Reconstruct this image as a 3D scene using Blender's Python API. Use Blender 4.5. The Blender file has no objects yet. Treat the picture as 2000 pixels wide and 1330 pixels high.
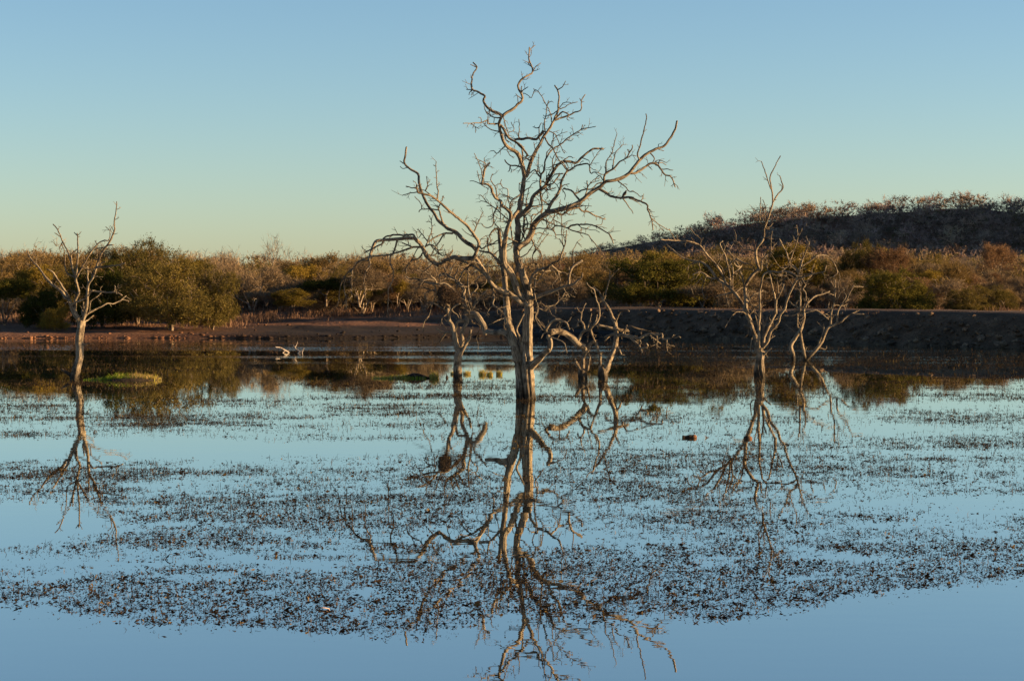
import bpy, math, random
import numpy as np
from mathutils import Vector

# ------------------------------------------------------------------ camera, sky, sun, exposure
SC = bpy.context.scene
COL = SC.collection
F_PX = 4300.0            # focal length in pixels of the 2000 px wide photograph
CAM_H = 3.1              # camera height above the water
PITCH = math.atan(125.0 / F_PX)
cam_data = bpy.data.cameras.new('camera')
cam_data.sensor_width = 36.0
cam_data.lens = 36.0 * F_PX / 2000.0
cam_data.clip_start = 0.5
cam_data.clip_end = 20000.0
camera = bpy.data.objects.new('camera', cam_data)
camera.location = (0, 0, CAM_H)
camera.rotation_euler = (math.pi / 2 - PITCH, 0, 0)
COL.objects.link(camera)
SC.camera = camera

SUN_EL = math.radians(8.5)
SUN_AZ = math.radians(90.5)        # clockwise from the view direction (+y)
SUN_DIR = Vector((math.sin(SUN_AZ) * math.cos(SUN_EL), math.cos(SUN_AZ) * math.cos(SUN_EL), math.sin(SUN_EL)))

world = bpy.data.worlds.new('World')
SC.world = world
world.use_nodes = True
wn = world.node_tree.nodes
wl = world.node_tree.links
wn.clear()
w_out = wn.new('ShaderNodeOutputWorld')
w_bg = wn.new('ShaderNodeBackground')
w_sky = wn.new('ShaderNodeTexSky')
w_sky.sky_type = 'NISHITA'
w_sky.sun_disc = False
w_sky.sun_elevation = SUN_EL
w_sky.sun_rotation = SUN_AZ
w_sky.altitude = 600
w_sky.air_density = 0.89
w_sky.dust_density = 0.5
w_sky.ozone_density = 2.55
w_bg.inputs['Strength'].default_value = 0.05
wl.new(w_sky.outputs[0], w_bg.inputs['Color'])
wl.new(w_bg.outputs[0], w_out.inputs['Surface'])

sun_data = bpy.data.lights.new('sun', 'SUN')
sun_data.energy = 5.0
sun_data.angle = math.radians(0.55)
sun_data.color = (1.0, 0.64, 0.31)
sun = bpy.data.objects.new('sun', sun_data)
sun.rotation_euler = SUN_DIR.to_track_quat('Z', 'Y').to_euler()
sun.location = (60, -20, 40)
COL.objects.link(sun)

SC.view_settings.view_transform = 'Standard'
SC.view_settings.look = 'None'
SC.view_settings.exposure = 1.93
SC.view_settings.gamma = 1.0
SC.view_settings.use_curve_mapping = False

# ------------------------------------------------------------------ helpers
CP, SP = math.cos(PITCH), math.sin(PITCH)

def at(px, py, d):
    """point at forward distance d (metres along +y) seen at a photograph pixel"""
    u = (px - 1000.0) / F_PX
    v = (py - 665.0) / F_PX
    dy = CP - v * SP
    dz = -SP - v * CP
    t = d / dy
    return np.array((u * t, d, CAM_H + dz * t))

def water_d(py):
    v = (py - 665.0) / F_PX
    dz = -SP - v * CP
    dy = CP - v * SP
    return -CAM_H / dz * dy

def tag(o, label=None, cat=None, group=None, kind=None):
    if label: o['label'] = label
    if cat: o['category'] = cat
    if group: o['group'] = group
    if kind: o['kind'] = kind
    return o

def link(name, me, mat=None, parent=None):
    o = bpy.data.objects.new(name, me)
    COL.objects.link(o)
    if mat is not None and me is not None and not me.materials:
        me.materials.append(mat)
    if parent is not None:
        o.parent = parent
    return o

def empty(name, loc=(0, 0, 0), rz=0.0, scale=(1, 1, 1)):
    o = bpy.data.objects.new(name, None)
    o.empty_display_size = 0.2
    o.location = loc
    o.rotation_euler = (0, 0, rz)
    o.scale = scale
    COL.objects.link(o)
    return o

def mesh_np(name, V, polys, smooth=False, col=None, uv=None):
    """polys: list of (n,k) index arrays"""
    V = np.asarray(V, dtype=np.float32).reshape(-1, 3)
    polys = [np.asarray(p, dtype=np.int32) for p in polys if len(p)]
    me = bpy.data.meshes.new(name)
    me.vertices.add(len(V))
    me.vertices.foreach_set('co', V.ravel())
    loops = np.concatenate([p.ravel() for p in polys])
    tot = np.concatenate([np.full(len(p), p.shape[1], dtype=np.int32) for p in polys])
    start = np.concatenate(([0], np.cumsum(tot)[:-1])).astype(np.int32)
    me.loops.add(len(loops))
    me.loops.foreach_set('vertex_index', loops)
    me.polygons.add(len(tot))
    me.polygons.foreach_set('loop_start', start)
    me.polygons.foreach_set('loop_total', tot)
    if smooth:
        me.polygons.foreach_set('use_smooth', np.ones(len(tot), dtype=bool))
    me.update(calc_edges=True)
    if col is not None:
        a = me.color_attributes.new('tint', 'FLOAT_COLOR', 'POINT')
        c4 = np.ones((len(V), 4), dtype=np.float32)
        c4[:, :3] = col
        a.data.foreach_set('color', c4.ravel())
    if uv is not None:
        l = me.uv_layers.new(name='UVMap')
        l.data.foreach_set('uv', np.asarray(uv, dtype=np.float32)[loops].ravel())
    me.validate()
    return me

def vnoise(x, y, seed=0):
    """smooth value noise in 0..1, vectorised"""
    x = np.asarray(x, dtype=np.float64); y = np.asarray(y, dtype=np.float64)
    xi = np.floor(x).astype(np.int64); yi = np.floor(y).astype(np.int64)
    xf = x - xi; yf = y - yi
    xf = xf * xf * (3 - 2 * xf); yf = yf * yf * (3 - 2 * yf)
    def h(a, b):
        n = (a * 374761393 + b * 668265263 + seed * 974634777) & 0x7fffffff
        n = (n ^ (n >> 13)) * 1274126177 & 0x7fffffff
        n = (n ^ (n >> 16)) & 0xffff
        return n / 65535.0
    return ((h(xi, yi) * (1 - xf) + h(xi + 1, yi) * xf) * (1 - yf) +
            (h(xi, yi + 1) * (1 - xf) + h(xi + 1, yi + 1) * xf) * yf)

def fbm(x, y, seed=0, oct=4):
    s = 0; a = 0.5; t = 0
    for k in range(oct):
        s = s + a * vnoise(x * 2 ** k, y * 2 ** k, seed + k * 17)
        t += a; a *= 0.5
    return s / t

def unit(v):
    return v / np.maximum(np.linalg.norm(v, axis=-1, keepdims=True), 1e-9)

# ------------------------------------------------------------------ materials
def new_mat(name):
    m = bpy.data.materials.new(name)
    m.use_nodes = True
    n = m.node_tree.nodes; l = m.node_tree.links
    n.clear()
    out = n.new('ShaderNodeOutputMaterial')
    return m, n, l, out

def ramp(n, stops):
    r = n.new('ShaderNodeValToRGB')
    e = r.color_ramp.elements
    while len(e) < len(stops): e.new(0.5)
    for i, (p, c) in enumerate(stops):
        e[i].position = p; e[i].color = (*c, 1)
    return r

def leaf_mat(name, c_lo, c_mid, c_hi, transl=0.25, scale=1.3, rnd=0.35):
    m, n, l, out = new_mat(name)
    tc = n.new('ShaderNodeTexCoord'); info = n.new('ShaderNodeObjectInfo')
    n1 = n.new('ShaderNodeTexNoise'); n1.inputs['Scale'].default_value = scale; n1.inputs['Detail'].default_value = 6
    n2 = n.new('ShaderNodeTexNoise'); n2.inputs['Scale'].default_value = 14; n2.inputs['Detail'].default_value = 2
    l.new(tc.outputs['Object'], n1.inputs['Vector']); l.new(tc.outputs['Object'], n2.inputs['Vector'])
    a = n.new('ShaderNodeMath'); a.operation = 'MULTIPLY_ADD'; a.inputs[1].default_value = 0.5
    l.new(n2.outputs['Fac'], a.inputs[0]); 
    h = n.new('ShaderNodeMath'); h.operation = 'MULTIPLY_ADD'; h.inputs[1].default_value = 0.75; h.inputs[2].default_value = -0.12
    l.new(n1.outputs['Fac'], h.inputs[0]); l.new(h.outputs[0], a.inputs[2])
    b = n.new('ShaderNodeMath'); b.operation = 'MULTIPLY_ADD'; b.inputs[1].default_value = rnd
    b.inputs[2].default_value = -rnd / 2
    l.new(info.outputs['Random'], b.inputs[0])
    s = n.new('ShaderNodeMath'); s.operation = 'ADD'
    l.new(a.outputs[0], s.inputs[0]); l.new(b.outputs[0], s.inputs[1])
    r = ramp(n, [(0.15, c_lo), (0.5, c_mid), (0.85, c_hi)])
    l.new(s.outputs[0], r.inputs[0])
    d = n.new('ShaderNodeBsdfDiffuse'); t = n.new('ShaderNodeBsdfTranslucent')
    l.new(r.outputs[0], d.inputs['Color']); l.new(r.outputs[0], t.inputs['Color'])
    mx = n.new('ShaderNodeMixShader'); mx.inputs[0].default_value = transl
    l.new(d.outputs[0], mx.inputs[1]); l.new(t.outputs[0], mx.inputs[2])
    l.new(mx.outputs[0], out.inputs['Surface'])
    return m

def attr_mat(name, transl=0.15, rough=None):
    m, n, l, out = new_mat(name)
    at_ = n.new('ShaderNodeAttribute'); at_.attribute_name = 'tint'
    d = n.new('ShaderNodeBsdfDiffuse'); t = n.new('ShaderNodeBsdfTranslucent')
    l.new(at_.outputs['Color'], d.inputs['Color']); l.new(at_.outputs['Color'], t.inputs['Color'])
    mx = n.new('ShaderNodeMixShader'); mx.inputs[0].default_value = transl
    l.new(d.outputs[0], mx.inputs[1]); l.new(t.outputs[0], mx.inputs[2])
    l.new(mx.outputs[0], out.inputs['Surface'])
    return m

def wood_mat(name, pale, mid, dark, scale=1.0, wet_or_shade=True):
    m, n, l, out = new_mat(name)
    uv = n.new('ShaderNodeUVMap'); tc = n.new('ShaderNodeTexCoord')
    mp = n.new('ShaderNodeMapping'); mp.inputs['Scale'].default_value = (9 * scale, 1.6 * scale, 1)
    l.new(uv.outputs[0], mp.inputs[0])
    n1 = n.new('ShaderNodeTexNoise'); n1.inputs['Scale'].default_value = 2.2; n1.inputs['Detail'].default_value = 8
    n1.inputs['Roughness'].default_value = 0.65
    l.new(mp.outputs[0], n1.inputs['Vector'])
    n2 = n.new('ShaderNodeTexNoise'); n2.inputs['Scale'].default_value = 3.0; n2.inputs['Detail'].default_value = 5
    l.new(tc.outputs['Object'], n2.inputs['Vector'])
    r1 = ramp(n, [(0.30, dark), (0.47, mid), (0.66, pale)])
    l.new(n1.outputs['Fac'], r1.inputs[0])
    n2.inputs['Roughness'].default_value = 0.7
    r2 = ramp(n, [(0.39, (0.35, 0.33, 0.32)), (0.52, (1, 1, 1))])
    l.new(n2.outputs['Fac'], r2.inputs[0])
    mul = n.new('ShaderNodeMixRGB'); mul.blend_type = 'MULTIPLY'; mul.inputs[0].default_value = 1
    l.new(r1.outputs[0], mul.inputs[1]); l.new(r2.outputs[0], mul.inputs[2])
    p = n.new('ShaderNodeBsdfPrincipled'); p.inputs['Roughness'].default_value = 0.85
    p.inputs['Specular IOR Level'].default_value = 0.2
    src = mul.outputs[0]
    if wet_or_shade:   # wet foot of the trunk just above the water
        geo = n.new('ShaderNodeNewGeometry'); sep = n.new('ShaderNodeSeparateXYZ')
        l.new(geo.outputs['Position'], sep.inputs[0])
        mr = n.new('ShaderNodeMapRange'); mr.inputs[1].default_value = 0.08; mr.inputs[2].default_value = 0.38
        mr.inputs[3].default_value = 0.16; mr.inputs[4].default_value = 1.0
        l.new(sep.outputs['Z'], mr.inputs[0])
        m2 = n.new('ShaderNodeMixRGB'); m2.blend_type = 'MULTIPLY'; m2.inputs[0].default_value = 1
        l.new(mul.outputs[0], m2.inputs[1]); l.new(mr.outputs[0], m2.inputs[2])
        src = m2.outputs[0]
    l.new(src, p.inputs['Base Color'])
    bp = n.new('ShaderNodeBump'); bp.inputs['Strength'].default_value = 1.0; bp.inputs['Distance'].default_value = 0.05
    l.new(n1.outputs['Fac'], bp.inputs['Height']); l.new(bp.outputs[0], p.inputs['Normal'])
    l.new(p.outputs[0], out.inputs['Surface'])
    return m

def earth_mat(name, lo, mid, hi, scale=0.6, bump=0.05, wet_or_shade=False):
    m, n, l, out = new_mat(name)
    tc = n.new('ShaderNodeTexCoord')
    n1 = n.new('ShaderNodeTexNoise'); n1.inputs['Scale'].default_value = scale; n1.inputs['Detail'].default_value = 9
    n1.inputs['Roughness'].default_value = 0.62
    n2 = n.new('ShaderNodeTexNoise'); n2.inputs['Scale'].default_value = scale * 9; n2.inputs['Detail'].default_value = 6
    l.new(tc.outputs['Object'], n1.inputs['Vector']); l.new(tc.outputs['Object'], n2.inputs['Vector'])
    ad = n.new('ShaderNodeMixRGB'); ad.inputs[0].default_value = 0.4
    l.new(n1.outputs['Fac'], ad.inputs[1]); l.new(n2.outputs['Fac'], ad.inputs[2])
    r = ramp(n, [(0.32, lo), (0.5, mid), (0.68, hi)])
    l.new(ad.outputs[0], r.inputs[0])
    p = n.new('ShaderNodeBsdfPrincipled'); p.inputs['Roughness'].default_value = 0.95
    p.inputs['Specular IOR Level'].default_value = 0.15
    src = r.outputs[0]
    if name == 'riprap_stone':      # stones differ from one another
        oi = n.new('ShaderNodeObjectInfo'); rr_ = ramp(n, [(0.0, (0.45, 0.42, 0.40)), (0.6, (1.0, 0.96, 0.9)), (1.0, (1.7, 1.55, 1.4))])
        l.new(oi.outputs['Random'], rr_.inputs[0])
        mm = n.new('ShaderNodeMixRGB'); mm.blend_type = 'MULTIPLY'; mm.inputs[0].default_value = 1
        l.new(src, mm.inputs[1]); l.new(rr_.outputs[0], mm.inputs[2]); src = mm.outputs[0]
    if wet_or_shade:      # dam's shadow painted black into the low mud, between left bank and dam
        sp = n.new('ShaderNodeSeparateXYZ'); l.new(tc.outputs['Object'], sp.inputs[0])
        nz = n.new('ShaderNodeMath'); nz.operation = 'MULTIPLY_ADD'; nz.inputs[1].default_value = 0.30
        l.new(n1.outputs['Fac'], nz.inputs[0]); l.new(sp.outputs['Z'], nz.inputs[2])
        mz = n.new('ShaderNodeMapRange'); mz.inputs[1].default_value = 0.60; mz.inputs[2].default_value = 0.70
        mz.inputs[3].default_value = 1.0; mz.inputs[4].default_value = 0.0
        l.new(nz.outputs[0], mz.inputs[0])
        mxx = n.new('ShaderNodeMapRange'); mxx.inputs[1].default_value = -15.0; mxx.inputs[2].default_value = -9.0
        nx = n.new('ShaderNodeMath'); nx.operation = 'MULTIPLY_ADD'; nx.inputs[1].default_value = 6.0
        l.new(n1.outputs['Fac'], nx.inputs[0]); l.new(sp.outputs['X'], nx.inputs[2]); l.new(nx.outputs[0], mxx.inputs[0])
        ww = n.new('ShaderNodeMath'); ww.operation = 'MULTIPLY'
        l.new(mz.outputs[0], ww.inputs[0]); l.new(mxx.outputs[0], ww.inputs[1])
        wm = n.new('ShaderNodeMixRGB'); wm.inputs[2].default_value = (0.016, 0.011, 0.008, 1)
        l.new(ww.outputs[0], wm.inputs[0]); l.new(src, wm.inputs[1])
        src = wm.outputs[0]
    l.new(src, p.inputs['Base Color'])
    bp = n.new('ShaderNodeBump'); bp.inputs['Strength'].default_value = 0.8; bp.inputs['Distance'].default_value = bump
    l.new(n2.outputs['Fac'], bp.inputs['Height']); l.new(bp.outputs[0], p.inputs['Normal'])
    l.new(p.outputs[0], out.inputs['Surface'])
    return m

def water_mat():
    m, n, l, out = new_mat('still_water')
    tc = n.new('ShaderNodeTexCoord')
    mp = n.new('ShaderNodeMapping'); mp.inputs['Scale'].default_value = (0.9, 2.2, 1)
    l.new(tc.outputs['Object'], mp.inputs[0])
    n1 = n.new('ShaderNodeTexNoise'); n1.inputs['Scale'].default_value = 1.0; n1.inputs['Detail'].default_value = 3
    n1.inputs['Roughness'].default_value = 0.45
    l.new(mp.outputs[0], n1.inputs['Vector'])
    # calm and faintly breathed-on patches
    mp2 = n.new('ShaderNodeMapping'); mp2.inputs['Scale'].default_value = (0.03, 0.16, 1)
    l.new(tc.outputs['Object'], mp2.inputs[0])
    n2 = n.new('ShaderNodeTexNoise'); n2.inputs['Scale'].default_value = 1.0; n2.inputs['Detail'].default_value = 2
    l.new(mp2.outputs[0], n2.inputs['Vector'])
    mr = n.new('ShaderNodeMapRange'); mr.inputs[1].default_value = 0.4; mr.inputs[2].default_value = 0.65
    mr.inputs[3].default_value = 0.15; mr.inputs[4].default_value = 1.0
    l.new(n2.outputs['Fac'], mr.inputs[0])
    mu = n.new('ShaderNodeMath'); mu.operation = 'MULTIPLY'
    l.new(n1.outputs['Fac'], mu.inputs[0]); l.new(mr.outputs[0], mu.inputs[1])
    # a breath of wind ruffles streaks of the far water
    sx = n.new('ShaderNodeSeparateXYZ'); l.new(tc.outputs['Object'], sx.inputs[0])
    fy = n.new('ShaderNodeMapRange'); fy.inputs[1].default_value = 74; fy.inputs[2].default_value = 92
    fy.inputs[3].default_value = 0.0; fy.inputs[4].default_value = 1.0
    l.new(sx.outputs['Y'], fy.inputs[0])
    mp3 = n.new('ShaderNodeMapping'); mp3.inputs['Scale'].default_value = (0.02, 0.22, 1)
    l.new(tc.outputs['Object'], mp3.inputs[0])
    n3 = n.new('ShaderNodeTexNoise'); n3.inputs['Scale'].default_value = 1.0; n3.inputs['Detail'].default_value = 3
    l.new(mp3.outputs[0], n3.inputs['Vector'])
    st = n.new('ShaderNodeMapRange'); st.inputs[1].default_value = 0.46; st.inputs[2].default_value = 0.58
    st.inputs[3].default_value = 0.0; st.inputs[4].default_value = RUFFLE
    l.new(n3.outputs['Fac'], st.inputs[0])
    ru = n.new('ShaderNodeMath'); ru.operation = 'MULTIPLY'
    l.new(fy.outputs[0], ru.inputs[0]); l.new(st.outputs[0], ru.inputs[1])
    n4 = n.new('ShaderNodeTexNoise'); n4.inputs['Scale'].default_value = 5.0; n4.inputs['Detail'].default_value = 2
    l.new(tc.outputs['Object'], n4.inputs['Vector'])
    m4 = n.new('ShaderNodeMath'); m4.operation = 'MULTIPLY_ADD'
    l.new(n4.outputs['Fac'], m4.inputs[0]); l.new(ru.outputs[0], m4.inputs[1]); l.new(mu.outputs[0], m4.inputs[2])
    mu = m4
    bp = n.new('ShaderNodeBump'); bp.inputs['Strength'].default_value = 1.0; bp.inputs['Distance'].default_value = WATER_BUMP
    l.new(mu.outputs[0], bp.inputs['Height'])
    gl = n.new('ShaderNodeBsdfGlossy'); gl.inputs['Roughness'].default_value = 0.0
    gl.inputs['Color'].default_value = (0.96, 0.98, 0.94, 1)
    df = n.new('ShaderNodeBsdfDiffuse'); df.inputs['Color'].default_value = (0.020, 0.028, 0.030, 1)
    fr = n.new('ShaderNodeFresnel'); fr.inputs['IOR'].default_value = 1.333
    pw = n.new('ShaderNodeMath'); pw.operation = 'POWER'; pw.inputs[1].default_value = 0.28
    l.new(fr.outputs[0], pw.inputs[0])
    l.new(bp.outputs[0], gl.inputs['Normal'])
    mx = n.new('ShaderNodeMixShader')
    l.new(pw.outputs[0], mx.inputs[0]); l.new(df.outputs[0], mx.inputs[1]); l.new(gl.outputs[0], mx.inputs[2])
    l.new(mx.outputs[0], out.inputs['Surface'])
    return m

WATER_BUMP = 0.0014
RUFFLE = 10.0
MAT = {}
MAT['water'] = water_mat()
MAT['earth'] = earth_mat('red_brown_earth', (0.058, 0.026, 0.014), (0.13, 0.062, 0.033), (0.22, 0.115, 0.064), wet_or_shade=True)
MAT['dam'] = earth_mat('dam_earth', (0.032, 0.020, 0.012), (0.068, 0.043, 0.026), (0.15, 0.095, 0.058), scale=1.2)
MAT['stone'] = earth_mat('riprap_stone', (0.028, 0.019, 0.012), (0.085, 0.061, 0.042), (0.21, 0.158, 0.11), scale=2.0, bump=0.02)
MAT['dead'] = wood_mat('weathered_dead_wood', (0.42, 0.355, 0.25), (0.155, 0.124, 0.086), (0.013, 0.0105, 0.008))
MAT['dead_thin'] = wood_mat('weathered_dead_twigs', (0.34, 0.285, 0.205), (0.13, 0.105, 0.074), (0.018, 0.0145, 0.011), scale=2.0, wet_or_shade=False)
MAT['driftwood'] = wood_mat('bleached_driftwood', (0.6, 0.52, 0.44), (0.4, 0.34, 0.28), (0.2, 0.16, 0.13), wet_or_shade=False)
MAT['log'] = wood_mat('wet_dark_wood', (0.05, 0.034, 0.022), (0.024, 0.017, 0.012), (0.01, 0.008, 0.006), wet_or_shade=False)
MAT['cutwood'] = wood_mat('split_orange_wood', (0.34, 0.17, 0.08), (0.22, 0.11, 0.05), (0.1, 0.05, 0.03), wet_or_shade=False)
MAT['bark'] = wood_mat('scrub_bark', (0.30, 0.24, 0.18), (0.17, 0.13, 0.095), (0.06, 0.048, 0.036), wet_or_shade=False)
MAT['bark_pale'] = wood_mat('pale_scrub_bark', (0.42, 0.35, 0.27), (0.28, 0.225, 0.165), (0.11, 0.085, 0.065), wet_or_shade=False)
MAT['olive'] = leaf_mat('olive_thorn_leaves', (0.038, 0.035, 0.012), (0.086, 0.071, 0.021), (0.155, 0.117, 0.038))
MAT['dark_green'] = leaf_mat('dark_green_leaves', (0.022, 0.027, 0.008), (0.052, 0.055, 0.013), (0.115, 0.095, 0.022))
MAT['ochre'] = leaf_mat('ochre_leaves', (0.07, 0.05, 0.022), (0.15, 0.105, 0.042), (0.24, 0.17, 0.07))
MAT['yellow_green'] = leaf_mat('yellow_green_leaves', (0.06, 0.052, 0.012), (0.15, 0.11, 0.022), (0.24, 0.165, 0.035))
MAT['red'] = leaf_mat('red_brown_leaves', (0.06, 0.036, 0.02), (0.125, 0.076, 0.043), (0.20, 0.128, 0.072))
MAT['twig'] = leaf_mat('grey_brown_twigs', (0.075, 0.057, 0.038), (0.165, 0.124, 0.077), (0.27, 0.20, 0.125), transl=0.05)
MAT['tint'] = attr_mat('mixed_scrub_colours')
MAT['weed'] = attr_mat('water_weed', transl=0.2)
MAT['nest'] = leaf_mat('nest_twigs', (0.02, 0.014, 0.01), (0.05, 0.036, 0.026), (0.11, 0.08, 0.055), transl=0.0)
MAT['grass_green'] = attr_mat('green_grass_blades', transl=0.35)
MAT['bird'] = earth_mat('dark_feathers', (0.02, 0.018, 0.016), (0.04, 0.035, 0.03), (0.08, 0.07, 0.06), scale=20, bump=0.004)
MAT['pale_leaf'] = earth_mat('dry_pale_leaf', (0.5, 0.3, 0.18), (0.65, 0.42, 0.28), (0.75, 0.55, 0.4), scale=10, bump=0.004)
MAT['mud'] = earth_mat('wet_mud', (0.02, 0.016, 0.012), (0.045, 0.034, 0.024), (0.08, 0.06, 0.04), scale=4)

# ------------------------------------------------------------------ terrain
DAM = np.array([(-13.0, 119.0), (-8.0, 118.8), (-3.0, 117.8), (1.5, 115.8), (6.5, 111.5), (14.0, 103.5), (22.0, 95.5), (34.0, 86.0), (52.0, 73.0), (75.0, 57.0), (105.0, 38.0)])
DAM_CREST = 1.45

def dam_sd(x, y):
    """signed distance past the dam's waterline, positive on the landward side (right/behind)"""
    x = np.asarray(x, float); y = np.asarray(y, float)
    best = np.full(np.broadcast(x, y).shape, 1e9); sg = np.ones_like(best)
    for i in range(len(DAM) - 1):
        a, b = DAM[i], DAM[i + 1]
        ab = b - a
        t = np.clip(((x - a[0]) * ab[0] + (y - a[1]) * ab[1]) / (ab @ ab), 0, 1)
        dx = x - a[0] - t * ab[0]; dy = y - a[1] - t * ab[1]
        d = np.hypot(dx, dy)
        s = np.sign(ab[0] * dy - ab[1] * dx)
        m = d < best
        best = np.where(m, d, best); sg = np.where(m, s, sg)
    return best * sg

def shore_y(x):
    return 111.0 + 1.1 * np.sin(x * 0.13 + 0.6) + 0.7 * np.sin(x * 0.37 + 2.0) + 0.8 * (fbm(x * 0.5, x * 0 + 3.3, 5) - 0.5) - 0.00 * x

def land_s(x, y):
    s1 = y - shore_y(x)
    s2 = np.where((y < 122) & (x > 1), dam_sd(x, y), -50)
    return np.maximum.reduce([s1, s2, -75 - x, 2.5 - y])

HILL_X = np.array([-40, 0, 14, 22, 30, 39, 52, 65, 78, 91, 113, 130, 150, 185])
HILL_Z = np.array([0, 1.5, 4.2, 6.4, 7.6, 9.2, 11.8, 14.0, 14.8, 15.6, 17.2, 15.6, 14.0, 12.0])

def ground_z(x, y):
    x = np.asarray(x, float); y = np.asarray(y, float)
    s = land_s(x, y)
    under = np.maximum(s * 0.2, -1.6) - 0.06
    n = fbm(x * 0.35, y * 0.35, 11) - 0.5
    scarp = 0.20 * np.clip(s / 0.5, 0, 1) * (0.75 + 0.9 * (fbm(x * 1.4, y * 0.8, 3, 3) - 0.4))
    rise = np.minimum(s, 16) * np.interp(x, [-14, -3], [0.036, 0.052]) + 0.16 * n * np.clip(s / 4, 0, 1)
    far = 0.0085 * np.clip(y - 130, 0, 190) + 0.004 * np.clip(y - 320, 0, 150)
    land = scarp + rise + far + 0.5 * (fbm(x * 0.06, y * 0.06, 23) - 0.5) * np.clip(s / 15, 0, 1)
    z = np.where(s < 0, under, land)
    hill = np.interp(x, HILL_X, HILL_Z) * np.exp(-((y - 560) / 62.0) ** 2)
    spur = 36.5 * np.exp(-((x - 268) / 58.0) ** 2 - ((y - 508) / 82.0) ** 2)
    return z + hill + spur

def lines(segs):
    out = []
    for a, b, st in segs:
        out.append(np.arange(a, b, st))
    return np.concatenate(out + [np.array([segs[-1][1]])])

gx = lines([(-6000, -1000, 1000), (-1000, -200, 80), (-200, -60, 8), (-60, 60, 0.6), (60, 400, 7), (400, 1000, 60), (1000, 6000, 1000)])
gy = lines([(-3000, -200, 400), (-200, -10, 20), (-10, 104, 3), (104, 124, 0.3), (124, 150, 0.9), (150, 320, 4), (320, 760, 9), (760, 2000, 120), (2000, 12000, 1500)])
GX, GY = np.meshgrid(gx, gy)
GZ = ground_z(GX, GY)
nxv = len(gx)
idx = np.arange(GX.size).reshape(GX.shape)
quads = np.stack([idx[:-1, :-1].ravel(), idx[:-1, 1:].ravel(), idx[1:, 1:].ravel(), idx[1:, :-1].ravel()], 1)
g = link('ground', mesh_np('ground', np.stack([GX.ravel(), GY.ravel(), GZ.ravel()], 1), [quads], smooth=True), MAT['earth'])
tag(g, 'red brown bare earth rising from the shore to the scrubland', kind='structure')

wx = np.linspace(-90, 115, 3); wy = np.linspace(-5, 135, 3)
WX, WY = np.meshgrid(wx, wy)
idx = np.arange(9).reshape(3, 3)
quads = np.stack([idx[:-1, :-1].ravel(), idx[:-1, 1:].ravel(), idx[1:, 1:].ravel(), idx[1:, :-1].ravel()], 1)
w = link('water', mesh_np('water', np.stack([WX.ravel(), WY.ravel(), WX.ravel() * 0], 1), [quads]), MAT['water'])
tag(w, 'still lake water mirroring the sky and dead trees', kind='structure')

# ------------------------------------------------------------------ dam wall with riprap
def resample(P, step):
    P = np.asarray(P, float)
    d = np.concatenate(([0], np.cumsum(np.linalg.norm(np.diff(P, axis=0), axis=1))))
    n = max(2, int(d[-1] / step) + 1)
    s = np.linspace(0, d[-1], n)
    return np.stack([np.interp(s, d, P[:, k]) for k in range(P.shape[1])], 1), s

def smooth_path(P, step):
    """Catmull-Rom through the points, then even resampling"""
    P = np.asarray(P, float)
    if len(P) < 3:
        return resample(P, step)
    Q = np.vstack([2 * P[0] - P[1], P, 2 * P[-1] - P[-2]])
    out = []
    for i in range(1, len(Q) - 2):
        t = np.linspace(0, 1, 7)[:-1, None]
        p0, p1, p2, p3 = Q[i - 1], Q[i], Q[i + 1], Q[i + 2]
        out.append(0.5 * (2 * p1 + (p2 - p0) * t + (2 * p0 - 5 * p1 + 4 * p2 - p3) * t ** 2 + (3 * p1 - p0 - 3 * p2 + p3) * t ** 3))
    out.append(P[-1:])
    return resample(np.vstack(out), step)

rng = np.random.default_rng(7)
DP, DS = smooth_path(DAM, 0.6)
tan = unit(np.gradient(DP, axis=0))
nrm = np.stack([-tan[:, 1], tan[:, 0]], 1)           # landward
endf = np.interp(DP[:, 0], [-13, -11.5, -8, -4, -1.5, 0.5], [0.05, 0.4, 0.52, 0.6, 0.85, 1.0])   # the bank dies out at its far left end
prof = [(-0.7, -0.5), (0.0, 0.02), (0.5, 0.36), (1.1, 0.80), (1.7, 1.20), (2.2, 1.48), (2.6, 1.56), (4.2, 1.60), (6.2, 1.56), (7.4, 1.2), (8.8, 0.7), (10, 0.2)]
DV = []
for k, (o, z) in enumerate(prof):
    zz = z / 1.56 * DAM_CREST * (endf if z > 0 else 1)
    nn = (fbm(DS * 0.5, np.full_like(DS, k * 1.7), 31) - 0.5)
    DV.append(np.stack([DP[:, 0] + nrm[:, 0] * (o + nn * 0.5), DP[:, 1] + nrm[:, 1] * (o + nn * 0.5), zz + nn * (0.22 if z < 1.5 else 0.16) + (0.22 * (fbm(DS * 0.11, DS * 0 + 2.2, 37) - 0.5) if z > 1 else 0)], 1))
DV = np.stack(DV, 0)
m_, n_ = DV.shape[:2]
idx = np.arange(m_ * n_).reshape(m_, n_)
quads = np.stack([idx[:-1, :-1].ravel(), idx[:-1, 1:].ravel(), idx[1:, 1:].ravel(), idx[1:, :-1].ravel()], 1)
dam = empty('dam_wall', (10, 108, 0))
tag(dam, 'long low earth dam wall faced with rough stones, in shade along the right shore', 'dam wall')
bank = link('bank', mesh_np('bank', DV.reshape(-1, 3) - np.array((10, 108, 0)), [quads[:, ::-1]], smooth=True), MAT['dam'], dam)

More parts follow.
